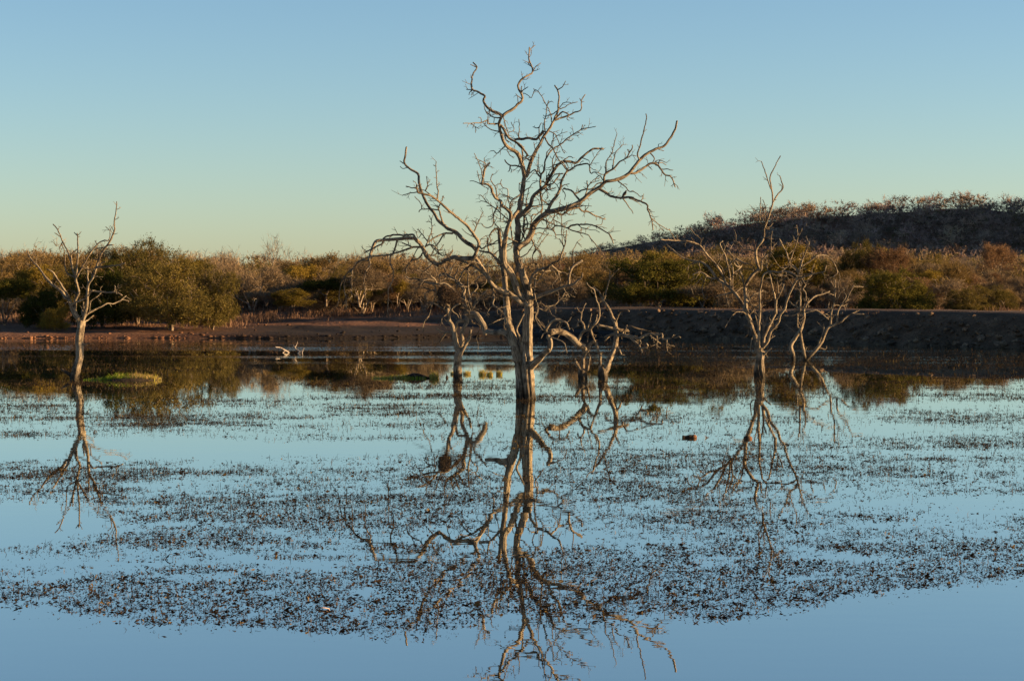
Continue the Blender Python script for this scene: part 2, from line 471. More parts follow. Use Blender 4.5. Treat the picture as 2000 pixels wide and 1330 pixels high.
def hull_rock(rng, name):
    import bmesh
    bm = bmesh.new()
    for _ in range(15):
        v = unit(rng.normal(size=3)) * rng.uniform(0.75, 1.0)
        bm.verts.new((v[0], v[1] * 0.8, v[2] * 0.62))
    r = bmesh.ops.convex_hull(bm, input=bm.verts)
    for v in [v for v in bm.verts if not v.link_faces]: bm.verts.remove(v)
    me = bpy.data.meshes.new(name)
    bm.to_mesh(me); bm.free()
    me.materials.append(MAT['stone'])
    return me
rocks = [hull_rock(rng, 'stone') for _ in range(14)]

def dam_pt(i, o):
    z = np.interp(o, [p[0] for p in prof], [p[1] for p in prof]) * endf[i] * DAM_CREST / 1.56
    p = DP[i] + nrm[i] * o
    return np.array((p[0], p[1], z))
spots = []
for i in range(4, len(DP)):
    if DP[i][0] > 36: break
    if DP[i][0] < -1.5: continue
    for o in np.arange(-0.1, 2.15, 0.30):
        for _ in range(2):
            oo = o + rng.uniform(-0.16, 0.16); ii = min(len(DP) - 1, i)
            p = dam_pt(ii, oo) + np.array((rng.uniform(-.3, .3), rng.uniform(-.3, .3), 0.02))
            spots.append((p, (0.06 + 0.2 * rng.random() ** 1.8) * (1.25 if oo < 0.9 else 0.85)))
inview = [s for s in spots if abs(s[0][0] / s[0][1]) < 0.236]
inview.sort(key=lambda s: -s[1] / s[0][1])
chosen = inview[:290]
ids = set(id(s) for s in chosen)
for p, r in chosen:
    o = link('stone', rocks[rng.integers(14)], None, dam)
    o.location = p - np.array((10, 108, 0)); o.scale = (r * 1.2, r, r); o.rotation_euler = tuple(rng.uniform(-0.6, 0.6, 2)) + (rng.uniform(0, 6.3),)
V = []; Fc = []; base = 0
for s in spots:
    if id(s) in ids: continue
    me = rocks[rng.integers(14)]
    co = np.empty(len(me.vertices) * 3, np.float32); me.vertices.foreach_get('co', co); co = co.reshape(-1, 3)
    a = rng.uniform(0, 6.3); c, sn = math.cos(a), math.sin(a)
    co = co @ np.array([[c, sn, 0], [-sn, c, 0], [0, 0, 1]]) * s[1] + s[0] - np.array((10, 108, 0))
    f = np.array([tuple(p.vertices) for p in me.polygons if len(p.vertices) == 3])
    V.append(co); Fc.append(f + base); base += len(co)
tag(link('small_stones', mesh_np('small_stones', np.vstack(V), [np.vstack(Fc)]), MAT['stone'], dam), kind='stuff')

# ------------------------------------------------------------------ dead trees standing in the water
class Tubes:
    """collects tubes and builds them as one mesh"""
    def __init__(self):
        self.V = []; self.Q = []; self.T = []; self.UV = []; self.n = 0
    def add(self, P, R, sides=6, rough=0.0, rng=None, seed=0, flat_end=False):
        P = np.asarray(P, float); R = np.asarray(R, float)
        n = len(P)
        t = unit(np.gradient(P, axis=0))
        a = np.array((0.0, 1.0, 0.0)) if abs(t[0][1]) < 0.9 else np.array((1.0, 0, 0))
        u = unit(np.cross(t[0], a)); us = [u]
        for i in range(1, n):
            u = u - t[i] * (u @ t[i]); u = u / max(np.linalg.norm(u), 1e-9); us.append(u)
        U = np.array(us); W = np.cross(t, U)
        ln = np.concatenate(([0], np.cumsum(np.linalg.norm(np.diff(P, axis=0), axis=1))))
        ang = np.linspace(0, 2 * np.pi, sides, endpoint=False)
        rr = R[:, None] * np.ones((1, sides))
        if rough > 0:
            tw = ang[None, :] + ln[:, None] * 0.5
            k = fbm(np.cos(tw) * 1.9 + 5 + seed, np.sin(tw) * 1.9 + ln[:, None] * 0.55, seed, 4) - 0.5
            k2 = fbm(np.cos(tw) * 5 + 9, np.sin(tw) * 5 + ln[:, None] * 1.3, seed + 7, 3) - 0.5
            rr = rr * (1 + rough * 1.6 * k + rough * 0.8 * k2)
        ring = P[:, None, :] + rr[..., None] * (np.cos(ang)[None, :, None] * U[:, None, :] + np.sin(ang)[None, :, None] * W[:, None, :])
        b = self.n
        self.V.append(ring.reshape(-1, 3))
        uu = np.broadcast_to(np.abs(ang / np.pi - 1)[None, :] + seed * 0.37, (n, sides)); vv = np.broadcast_to(ln[:, None] + seed * 1.7, (n, sides))
        self.UV.append(np.stack([uu, vv], -1).reshape(-1, 2))
        idx = b + np.arange(n * sides).reshape(n, sides)
        nx = np.roll(idx, -1, axis=1)
        self.Q.append(np.stack([idx[:-1].ravel(), nx[:-1].ravel(), nx[1:].ravel(), idx[1:].ravel()], 1))
        tip = P[-1] + t[-1] * R[-1] * (0.2 if flat_end else 1.0)
        self.V.append(tip[None]); self.UV.append(np.array([[0.5, ln[-1]]]))
        ti = b + n * sides
        self.T.append(np.stack([idx[-1], nx[-1], np.full(sides, ti)], 1))
        self.V.append(P[0][None]); self.UV.append(np.array([[0.5, 0]]))
        self.T.append(np.stack([nx[0], idx[0], np.full(sides, ti + 1)], 1))
        self.n += n * sides + 2
    def build(self, name, mat, parent=None, origin=(0, 0, 0)):
        me = mesh_np(name, np.vstack(self.V) - np.asarray(origin), [np.vstack(self.Q), np.vstack(self.T)], smooth=True, uv=np.vstack(self.UV))
        return link(name, me, mat, parent)

def dead_tree(name, text, base_px, label, seed, maxd, spur=1.0, extra=0, zone=None, wm=1.0):
    rng = np.random.default_rng(seed)
    d0 = water_d(base_px[1])
    org = at(base_px[0], base_px[1], d0); org[2] = 0
    root = empty(name, org)
    tag(root, label, 'dead tree', 'dead trees standing in the lake')
    ppm = F_PX / d0
    hist = np.zeros((0, 6))       # px, py, depth offset, width px, direction
    owners = []
    parent = root
    for line in text.strip().splitlines():
        line = line.strip()
        if not line: continue
        head, pts = line.split('|')
        hd = head.split(); lev = hd[0]; w0, w1 = [wm * max(1.4, float(q) * (1.28 - 0.28 * min(1, float(q) / 7))) for q in hd[1:3]]
        if lev == 'L': w1 *= 0.75
        hint = float(hd[3]) if len(hd) > 3 else None
        P = np.array([[float(c) for c in p.split(',')] for p in pts.split()])
        z0 = 0.0
        if len(hist):
            dd = np.hypot(hist[:, 0] - P[0, 0], hist[:, 1] - P[0, 1])
            k = int(np.argmin(dd)); z0 = hist[k, 2]
            if dd[k] < 26 and dd[k] > 1.5:
                P = np.vstack([hist[k, :2], P])
        S, s = smooth_path(P, 4.0 if max(w0, w1) > 5 else 3.0)
        L = s[-1]; t = s / max(L, 1e-6)
        zl = L / ppm
        zend = hint if hint is not None else rng.uniform(-0.62, 0.62) * zl
        zend = np.clip(z0 + zend, -maxd, maxd) - z0
        if lev == 'T': zend = hint or 0.0
        dz = z0 + zend * (t ** 1.15) + 0.10 * zl * (fbm(t * 3 + seed, t * 0 + P[0, 0], 3) - 0.5) * np.sin(np.pi * t) * 2
        w = (w0 + (w1 - w0) * t ** 0.72) * (1 + 0.22 * (fbm(s * 0.09 + seed, s * 0 + P[0, 1], 9, 3) - 0.5))
        wob = 0.55 if w0 < 8 else 0.35          # gnarls
        S = S + wob * 2 * np.stack([fbm(s * 0.16 + P[0, 1], s * 0, 4, 3) - 0.5, fbm(s * 0.16 + P[0, 0], s * 0 + 8, 6, 3) - 0.5], 1) * np.minimum(1, t * 6)[:, None] * 2
        X = np.array([at(a, b, d0 + c) for (a, b), c in zip(S, dz)])
        R = w / 2 / F_PX * (d0 + dz)
        big = max(w0, w1)
        T = Tubes()
        sides = 40 if big > 20 else 22 if big > 10 else 12 if big > 5.5 else 7
        T.add(X, R, sides, rough=0.62 if big > 20 else 0.42 if big > 10 else 0.22 if big > 5.5 else 0.12, seed=int(P[0, 0]) % 53)
        # broken spurs and twiglets along the piece
        if big < 9 and lev != 'T':
            for _ in range(rng.poisson(spur * L / 26.0)):
                i = rng.integers(1, len(S))
                tg = unit((S[i] - S[i - 1])[None])[0]
                sd = rng.choice((-1, 1)); a = rng.uniform(0.5, 1.25) * sd
                dirn = np.array((tg[0] * math.cos(a) - tg[1] * math.sin(a), tg[0] * math.sin(a) + tg[1] * math.cos(a)))
                ln = rng.uniform(4, 19) * (0.6 + 0.5 * min(big, 5) / 5)
                b2 = dirn + rng.normal(size=2) * 0.35
                q = np.vstack([S[i], S[i] + dirn * ln * 0.5, S[i] + dirn * ln * 0.5 + b2 * ln * 0.5])
                zz = dz[i] + np.array((0, 0.5, 1)) * rng.uniform(-1, 1) * ln / ppm
                XX = np.array([at(m_[0], m_[1], d0 + z_) for m_, z_ in zip(q, zz)])
                r0 = min(R[i] * 0.6, 1.3 / 2 / ppm)
                T.add(XX, [r0, r0 * 0.85, r0 * 0.5], 4, seed=i)
                if ln > 9:            # a side twig on the longer ones
                    e_ = q[1] + np.array((-dirn[1], dirn[0])) * ln * 0.3 * rng.choice((-1, 1)) + dirn * ln * 0.3
                    T.add(np.array([XX[1], at(e_[0], e_[1], d0 + zz[1] + rng.uniform(-0.05, 0.05))]), [r0 * 0.7, r0 * 0.45], 4, seed=i)
        nm = {'T': 'trunk', 'L': 'limb', 'B': 'branch'}[lev]
        par = root if lev in 'TL' else parent
        o = T.build(nm, MAT['dead'] if big > 3.2 else MAT['dead_thin'], par, org)
        if lev in 'TL': parent = o
        if lev in 'TL': owner_o = o
        tg_ = np.gradient(S, axis=0)
        hist = np.vstack([hist, np.stack([S[:, 0], S[:, 1], dz, w, tg_[:, 0], tg_[:, 1]], 1)])
        owners += [owner_o] * len(S)
    # crooked dead side branches filling the inside of the crown
    ok = np.where((hist[:, 3] > 2.4) & (hist[:, 0] > zone[0]) & (hist[:, 0] < zone[2]) & (hist[:, 1] > zone[1]) & (hist[:, 1] < zone[3]))[0] if extra else []
    for _ in range(extra):
        i = int(rng.choice(ok)); a = math.atan2(hist[i, 5], hist[i, 4]) + rng.choice((-1, 1)) * rng.uniform(0.5, 1.4)
        n = int(rng.integers(3, 7)); st = rng.uniform(6, 13)
        q = [hist[i, :2]]; z_ = [hist[i, 2]]; kz = rng.uniform(-1, 1) * 0.8
        for _k in range(n):
            a += rng.normal() * 0.55
            q.append(q[-1] + st * np.array((math.cos(a), math.sin(a)))); z_.append(z_[-1] + kz * st / ppm)
        w_ = np.interp(np.arange(n + 1), [0, n], [min(hist[i, 3] * 0.6, rng.uniform(1.8, 3.4)), 1.1])
        T = Tubes()
        T.add(np.array([at(m_[0], m_[1], d0 + c_) for m_, c_ in zip(q, z_)]), w_ / 2 / ppm, 6, rough=0.1, seed=i % 50)
        for _k in range(int(rng.integers(1, 4))):
            j = int(rng.integers(1, n)); b_ = a + rng.uniform(-2, 2); l_ = rng.uniform(5, 14)
            e_ = q[j] + l_ * np.array((math.cos(b_), math.sin(b_)))
            T.add(np.array([at(*q[j], d0 + z_[j]), at(*e_, d0 + z_[j] + rng.uniform(-1, 1) * l_ / ppm)]), np.array((1.2, 0.8)) / 2 / ppm, 4, seed=j)
        T.build('branch', MAT['dead_thin'], owners[i], org)
    return root

MAIN = """
T 25 17 -0.15 | 1034,800 1034,778 1033,740 1032,705 1031,672 1032,643 1034,612 1034,592
L 22 20 0.05 | 1020,800 1020,778 1018,745 1016,715 1012,695 1007,676
L 20 9 0.5 | 1014,706 1010,690 1005,672 1000,656 994,634 991,616 989,592 986,555 983,525 978,488 976,462 975,452
B 5 2.5 | 976,455 972,447 966,448 960,455 956,461
B 2 1.4 | 975,468 968,472 960,477 953,475 952,464
L 16 10 -0.5 | 1033,596 1026,588 1014,573 1006,552 997,531 986,516 984,495 986,473 990,450 996,433
B 7 6 | 996,433 1002,424 1012,413
L 17 11 0.3 | 1034,592 1032,575 1028,558 1020,532 1012,510 1009,492 1011,473 1013,445 1011,424 1017,400 1020,378 1023,355 1025,343
B 3 1.5 | 1019,380 1026,372 1036,366
L 10 7 | 1025,343 1020,322 1014,304 1005,295 993,289 984,278 980,265 976,252 975,239 981,227
B 6 2 | 981,227 972,221 957,215 950,208 944,196 947,188 930,178 922,175 921,160 924,145 931,132 924,123
B 1.8 1 | 931,132 925,129 919,127
B 1.8 1 | 922,176 916,176 911,175
B 2 1 | 922,176 918,181 916,186
B 6 2 | 981,227 990,220 1004,212 1013,203 1020,197 1019,184 1013,173 1013,163 1025,151 1040,142 1036,125 1033,115 1034,93
B 1.8 1 | 1034,99 1040,94 1045,89
B 2.2 1.2 | 1040,141 1046,131 1056,124
B 2 1.2 | 1020,179 1026,173 1031,170
B 2.5 1.6 | 1019,184 1018,176 1019,169
B 2 1 | 1019,194 1014,190 1008,184
B 1.6 1 | 1012,201 1011,196 1010,189
B 3 1.3 | 974,242 953,242 952,235 940,240 919,241 904,242
B 1.6 1 | 940,240 939,231 934,230
B 1.5 1 | 920,242 928,248 929,260
B 1.5 1 | 928,248 935,252
B 2.6 1.3 | 980,259 963,255 953,250 944,241
B 2.6 1.2 | 978,230 965,230 954,223 947,215 946,208
B 1.3 1 | 965,231 964,240
B 2 1.2 | 983,230 990,254 995,266
B 5 3 | 979,246 986,258 994,270 1004,276 1017,284 1025,296 1031,305
B 4 2.6 | 1005,276 1019,289 1020,299 1021,318
B 2.2 1 | 986,286 971,300 965,295 958,295
B 1.5 1 | 990,294 996,303 1004,309
B 3.5 2 | 1019,327 1008,324 996,324 986,313
B 2.6 1 | 996,325 995,333 992,336
B 1.5 1 | 993,259 1004,254 998,239
B 4 2 | 992,268 986,262 988,272 994,278
L 9 3 | 1029,343 1035,322 1043,303 1053,285 1062,267 1073,252 1081,237 1090,216 1090,208 1092,189 1089,176 1083,167
B 2 1 | 1089,176 1098,171 1104,159
B 3.4 1.6 | 1085,235 1108,227 1120,221 1135,215 1135,197 1143,185
B 1.5 1 | 1135,198 1132,193
B 3.4 2 | 1083,234 1092,226 1099,219 1111,224
B 1.8 1 | 1111,225 1107,233 1112,236
B 1.8 1 | 1091,214 1105,209 1113,203 1128,200
B 1.5 1 | 1092,212 1102,201 1111,200 1118,203
B 2 1 | 1090,216 1078,224 1066,228 1061,225
B 2.6 1.2 | 1065,260 1063,240 1066,225 1068,210 1071,197
B 2 1 | 1061,262 1060,250 1060,241
B 1.4 1 | 1068,207 1073,200 1078,198
B 1.8 1 | 1077,238 1075,222 1066,204 1051,179 1044,177 1038,191 1030,186 1022,182
B 1.2 1 | 1044,178 1042,173
B 6 4 | 1062,256 1053,266 1047,273 1033,270 1021,272 1006,273
B 1.8 1 | 1013,271 1014,250 1014,233
B 2.2 1.2 | 1053,265 1053,249 1057,240
B 1.8 1 | 1053,249 1047,250 1041,248
B 2 1 | 1073,257 1084,263 1092,279 1101,299 1103,297
B 1.8 1 | 1081,262 1080,275 1079,290
B 1.3 1 | 1045,292 1042,278
B 3 1.8 | 1063,266 1069,279 1080,291 1087,305 1093,315 1104,328 1109,334
B 3 2 | 1031,304 1027,308 1034,313 1040,312
L 13 4 | 1009,488 1016,480 1028,473 1038,458 1044,438 1056,426 1068,417 1082,413 1096,409 1121,401 1141,388 1157,374 1174,364 1181,356 1202,352 1214,348 1230,338 1243,321 1251,311 1267,299 1285,290 1297,286 1310,269 1320,250 1322,237
B 1.5 1 | 1285,290 1286,282
B 1.6 1 | 1286,292 1297,295
B 4.4 1.8 | 1180,356 1180,346 1184,338 1198,330 1210,317 1222,310 1229,299 1235,290 1235,284
B 2.4 1.2 | 1183,340 1183,321 1187,311 1196,299 1198,289 1205,261
B 2.2 1 | 1196,330 1200,311 1202,299 1218,281
B 2 1 | 1222,310 1235,304 1243,305
B 1.5 1 | 1229,299 1225,293
B 3.2 1.6 | 1249,312 1245,301 1251,281 1257,256 1263,232 1261,223
B 5 2.2 | 1230,339 1243,338 1259,327 1273,319 1285,323 1291,331 1300,342 1311,346 1319,366
B 2.4 1.6 | 1270,300 1278,309 1274,319
B 2.2 1.2 | 1276,319 1290,318 1301,323
B 1.8 1 | 1286,322 1288,314 1302,318
B 2 1.2 | 1293,331 1304,331 1314,333
B 1.8 1 | 1266,325 1274,332
B 6 1.8 | 1172,370 1186,378 1194,384 1214,387 1228,385 1247,392 1264,400 1264,407 1269,417 1271,425 1274,433 1275,449
B 2 1.2 | 1271,425 1285,437 1300,447 1308,450
B 2.4 1.2 | 1218,389 1228,403 1237,417
B 2.4 1.4 | 1229,387 1244,395
B 2.4 1.2 | 1208,355 1222,366 1228,374 1239,375 1250,384 1257,381
B 5 2 | 1084,412 1096,420 1107,413 1129,406 1137,413 1147,413 1160,420 1182,429
B 3 1.8 | 1129,406 1141,386 1147,370 1146,354
B 1.5 1 | 1142,413 1149,404
B 1.4 1 | 1143,412 1143,403
B 4 2.4 | 1131,390 1123,380 1115,372 1101,368
B 3 1.8 | 1125,378 1141,371 1155,370 1166,360 1177,357
B 2 1 | 1145,370 1155,356 1163,350 1172,348
B 2 1 | 1177,352 1172,344 1165,347 1163,355 1170,353
B 1.6 1 | 1097,420 1097,450 1100,479
L 7 2 | 1070,412 1074,402 1079,394 1088,382 1094,367 1097,355 1103,342 1109,334 1115,331 1129,323 1150,321 1152,334 1155,340 1161,336 1178,342
B 1.5 1 | 1153,322 1164,305 1174,292
B 2 1.4 | 1109,332 1100,319 1096,314
B 2 1 | 1104,340 1110,330 1106,318
B 2.4 1.2 | 1092,370 1102,362 1112,359
B 1.6 1 | 1099,372 1104,380 1103,390
L 10 4 | 1012,425 1025,414 1035,403 1041,385 1050,376 1065,364 1073,348 1082,333 1094,319 1111,316 1125,319 1135,309 1147,299 1160,291 1178,291
B 1.8 1 | 1139,310 1150,314
B 2 1.2 | 1096,317 1111,306 1119,309
B 2 1 | 1072,355 1082,342 1088,339 1098,340
B 2.2 1 | 1085,331 1079,323 1081,305 1085,304 1093,314
B 2 1 | 1092,320 1080,324 1071,328
B 3 2 | 1067,363 1080,358 1085,352 1093,341 1100,339
B 2.4 1.4 | 1065,366 1072,372 1076,362
B 4 2 | 1056,371 1056,385 1059,408 1056,420
B 4 1.6 | 1056,371 1055,355 1056,343 1062,334 1065,315 1071,303 1079,292 1096,282 1105,273 1120,263 1135,253 1138,244
B 1.8 1 | 1135,253 1150,250 1164,247
B 1.3 1 | 1109,274 1114,276 1120,272
B 1.8 1 | 1056,343 1052,325 1052,315 1053,301
B 1.5 1 | 1056,341 1050,330 1049,312
B 3 1.5 | 1054,345 1050,340 1045,331 1036,338 1033,342
B 1.6 1 | 1068,365 1066,350 1073,340
B 2 1.2 | 1035,404 1050,402 1060,400 1072,400
B 1.6 1 | 1041,388 1048,378 1052,384
L 8 5 | 997,430 997,417 989,408 980,402 978,393 968,387 962,376 959,367 951,360 940,360
B 5 3.6 | 941,360 944,345 946,335 949,326 956,318
B 1.8 1 | 943,346 938,325 926,300
B 1.8 1 | 946,329 945,320 946,309
B 1.6 1 | 938,358 935,346 932,334
B 1.8 1 | 939,360 926,354 918,354
B 1.6 1 | 940,361 948,366 955,370
B 2.6 1.3 | 971,388 969,370 960,354 959,348 962,340
B 2.4 1.2 | 991,428 975,414 960,402 950,394 941,382 936,382
B 1.3 1 | 951,396 942,393 937,395
B 1.3 1 | 960,403 950,402
B 3 1.6 | 998,418 996,400 1004,388 1011,384 1016,380
B 2 1 | 993,386 992,370 983,367 978,358 980,351
B 1.8 1 | 1002,388 987,382 975,379
B 1.6 1 | 990,384 995,398 997,402
B 3 1.4 | 973,404 965,415 963,438 957,444 950,445 942,439
B 2 1.4 | 977,403 977,418 977,433
B 2 1 | 990,436 981,433 972,432
B 2 1 | 992,428 985,424 981,427
L 12 8 -0.6 | 1018,592 1008,583 990,572 972,564 960,555 953,540 942,524 932,508 927,498
B 7 3 | 928,498 935,481 934,472 922,453 910,439 895,426 881,415 871,405 859,396 844,384 826,379 817,377 814,367 814,362
B 3 1.2 | 854,388 856,376 854,364 852,330 852,317
B 1.5 1 | 852,325 846,323
B 2 1.2 | 816,376 799,378 786,382
B 2 1.2 | 841,381 830,372 824,371
B 1.8 1 | 831,373 835,364 833,345
B 1.4 1 | 834,361 840,351
B 2 1 | 858,394 864,392 865,381 868,388
B 2.4 1.2 | 925,454 932,439 944,414
B 1.5 1 | 931,440 930,429
B 9 3 | 930,488 922,480 911,474 899,463 890,453 875,447 866,439 857,432 848,417 839,406 830,391 823,373 818,355 817,340 805,333 790,320 791,307 794,288
B 1.8 1 | 790,320 781,315
B 1.4 1 | 796,327 789,330 781,326
B 4 2.2 | 866,438 860,418 856,408 859,399
B 1.8 1 | 857,409 853,400
B 2.6 1.5 | 855,410 842,408 824,409 818,413 818,415
B 1.8 1 | 824,408 821,397 810,384
B 2.4 1.4 | 815,368 803,367 793,364
B 4 2 | 884,456 868,456 853,462 836,474 830,483
B 2.2 1.4 | 835,472 826,460 815,448
B 1.5 1 | 817,465 813,452
B 2.6 1.2 | 836,469 843,450 841,427 838,421
B 1.6 1 | 842,432 846,419
B 3 1.4 | 868,456 859,471 851,482 842,498
B 1.5 1 | 842,455 848,472 852,480
L 10 9 | 928,501 921,505 900,504 887,502 871,508 860,517
B 9 5.5 | 860,518 855,517 842,508 832,498 824,481 813,469 806,465 777,467 752,469 736,471 729,481 721,507
B 3 1.5 | 721,508 723,518 714,532 710,557
B 1.4 1 | 712,548 713,570 714,582
B 3 1.4 | 721,509 703,510 691,523 687,541 687,581
B 2.4 1.2 | 691,523 678,535 668,550 664,562 661,591 648,611
B 2.4 1.4 | 674,543 672,560 676,585 677,605
B 3.4 1.4 | 776,467 770,489 762,503 763,519 768,530 767,548 759,566 758,593 757,608 758,617
B 1.4 1 | 763,560 768,572
B 4 2.4 | 812,467 806,458 790,460 770,459 750,464 747,475 729,485 712,494
B 4 2.4 | 824,483 806,483 781,492 759,498 727,501 703,509 692,516
B 3 2 | 805,482 795,478 785,475
B 3 1.6 | 830,482 842,478 852,486 858,495 864,500
B 2.4 1.2 | 842,480 852,490 866,500 880,492 884,488
B 2.6 1.2 | 832,496 845,500 858,490 866,478
B 2 1 | 820,480 812,492 806,505 798,515
B 3 1.6 | 825,495 818,505 803,510 795,522 793,535
B 2.4 1.2 | 848,512 838,522 828,530 818,525
B 3.6 2.4 | 862,516 870,512 878,500 884,490
B 2 1 | 880,505 875,520 868,545
L 5 4 | 951,540 939,530 922,519 905,511 890,506
B 3 1.6 | 920,519 908,526 900,540 893,552
B 2 1 | 938,530 945,522 955,512 962,505
L 4 2 | 963,564 965,585 962,593 971,602 984,614 990,629
B 2.6 1.4 | 966,598 958,600 952,612 956,614
B 2 1 | 971,602 985,600 992,594
L 7 4 | 976,514 966,501 957,494 946,492 936,490
B 3.5 2 | 956,493 953,482 952,465
B 2 1 | 966,560 972,540 975,523 982,515
B 2 1 | 965,551 975,545 990,538
L 10 4 | 1034,586 1050,579 1068,573 1100,561 1110,558 1121,555 1128,548 1136,543 1137,533
B 4.5 4 | 1111,557 1112,540 1116,525 1125,516 1137,509
B 2 1 | 1100,562 1106,572 1112,580
L 8 2 | 1031,578 1034,566 1035,552 1040,539 1050,528 1070,522 1080,513 1092,509 1097,495 1101,483 1104,476 1107,450
B 2 1.2 | 1101,482 1098,475 1093,466
B 4 2 | 1078,519 1091,531 1104,533 1110,541
B 3 1.6 | 1056,527 1066,530 1080,528 1086,538
B 3 1.6 | 1040,541 1050,548 1062,532 1073,522
B 2.6 1.4 | 1089,530 1094,545 1095,558
L 3.4 2 | 1036,462 1040,472 1047,486 1056,495 1056,513 1062,514
B 2.4 1.4 | 1047,486 1040,500 1045,515 1048,528
B 2 1 | 1046,490 1060,470 1072,455
L 3 1.6 | 1034,450 1046,447 1057,446 1078,449 1085,459 1085,466
B 2.4 1.4 | 1078,449 1086,441 1104,444 1116,450 1148,459 1155,468 1176,494
B 3.4 1.8 | 1110,446 1119,440 1155,439 1180,451 1192,460 1198,476
B 1.4 1 | 1163,441 1174,439 1177,429
B 2 1 | 1084,414 1080,428 1065,449 1049,475
B 2 1 | 1080,429 1092,435 1109,447
L 4.6 2.4 | 1042,596 1050,594 1058,594 1067,599 1086,593 1104,572
B 2.4 1.4 | 1066,599 1076,604 1084,601
B 2.2 1.2 | 1046,597 1051,606 1047,618 1043,628
L 3 2 -0.8 | 1050,516 1047,540 1044,564 1046,585 1051,603 1046,620 1052,634 1060,645
B 2 1.2 | 1048,620 1056,632 1063,640
B 2 1 | 1053,602 1062,606 1070,603
L 17 12 -0.7 | 1036,716 1046,708 1056,698 1065,688 1072,683
B 11 8 -0.1 | 1071,686 1075,678 1075,665 1070,656
B 3 1.4 | 1071,657 1084,661 1099,667 1105,678 1107,689
L 10 3 -0.4 | 1020,690 1018,674 1015,658 1009,646 1011,637 1023,614
B 2 1.2 | 1010,645 1003,636 998,625
L 15 12 1.1 | 1004,672 1000,662 985,648 968,650 950,648
B 3 1.4 | 985,645 990,632 984,622 960,632 955,635
L 6 3 | 1011,520 1006,538 1011,556 1016,570
B 3 2 | 1004,480 1000,460 998,445 990,430
B 3 2 | 1018,470 1024,455 1030,440 1028,424
B 3 2 | 1026,470 1034,450 1038,432 1040,420 1050,420
B 2.4 1.4 | 1018,502 1030,495 1040,480 1044,470
B 2.4 1.4 | 1022,540 1030,525 1042,516 1052,520
L 5 3 | 1022,450 1024,432 1026,414 1030,398 1028,412
"""

TREE3 = """
T 14 12 | 894,765 894,740 893,715 894,700 897,688
L 10 6 | 896,690 892,677 889,665 886,650 883,635 878,628 875,617 874,602 868,587 866,570
B 4.5 2 | 877,628 878,611 886,599 898,593
B 3 1.6 | 875,608 860,600 847,593 830,590
B 2.2 1.2 | 844,593 841,605 837,618
B 1.8 1.2 | 833,622 828,632 825,641
B 3 1.6 | 878,602 872,593 857,588
B 2 1.2 | 882,606 892,614 896,622
L 7 8 0.5 | 898,688 901,680 903,665 902,650 907,638 912,627 914,614
L 9 5 | 914,614 908,598 905,580 905,564 896,553 885,545 870,536 860,538 857,539
B 5.5 2 | 904,584 896,574 885,566 870,555 843,554 830,551 815,545 802,545 793,540
B 2.6 1.4 | 846,555 851,564 852,573
B 2.6 1.4 | 850,566 837,569 830,576 832,587
B 2 1.4 | 840,566 828,562 817,561
B 3 1.8 | 852,550 837,536 822,528 812,528
B 2.4 1.2 | 856,556 862,566 868,574
B 2.2 1.2 | 862,556 856,540 852,525 846,512
B 3 1.6 | 887,545 893,530 899,516
B 2.6 1.4 | 896,548 905,531 918,522
B 2 1 | 872,537 868,520 868,500
L 5 2 | 916,612 920,606 918,578 915,570 914,548 915,525
B 2.6 1.6 | 916,594 920,576 933,561 929,549 942,537
B 3.4 1.8 | 921,605 936,585 951,566
B 2.4 1.4 | 924,600 930,586 938,578
B 2 1 | 928,572 938,575 948,573
L 13 10 | 914,616 928,614 938,625 946,638 948,652
B 3 1.6 | 920,622 922,630 928,632
L 7 3 | 912,626 902,627 893,629 890,644 884,650 871,650 859,668
B 2.6 1.6 | 870,650 860,646 852,641
L 7 5 | 899,692 904,682 911,670 917,658 919,645
"""

TREE4 = """
T 14 12 | 1139,752 1139,740 1138,728 1138,722
L 8 6 | 1138,724 1130,716 1124,707
B 1.8 1 | 1124,708 1123,700
L 7 5 | 1138,722 1139,710 1140,698 1144,689
L 9.5 12 | 1144,689 1140,680 1130,672 1118,661 1106,653 1090,647 1074,650
B 5 2.4 | 1066,646 1068,640 1080,626 1093,625 1106,631 1112,643
B 2 1.2 | 1106,631 1112,625 1116,619
B 1.8 1 | 1093,626 1093,640 1094,648
B 2.4 1.2 | 1066,646 1058,642 1052,636
B 2.4 1.2 | 1066,648 1060,654 1057,660
B 3 1.6 | 1076,648 1072,644 1066,642
L 6 5 | 1144,688 1148,679 1154,671 1163,668 1168,685 1172,690
L 5 2 | 1127,668 1130,664 1136,652 1141,647 1154,643 1157,637 1168,626 1171,610 1169,596 1165,587 1162,572 1160,566 1151,560 1146,553
B 3.4 2 | 1141,648 1141,637 1136,629 1130,628 1128,636
B 2 1.2 | 1134,628 1136,611 1144,592
B 1.6 1 | 1136,612 1129,606 1127,600
B 2 1 | 1148,644 1150,634 1156,613
B 3.4 2.4 | 1154,646 1160,662 1164,670
B 2.4 1.4 | 1156,641 1163,628 1167,615
B 1.6 1 | 1150,650 1149,658 1147,668
L 6 2 | 1146,722 1149,714 1151,704 1152,697
"""

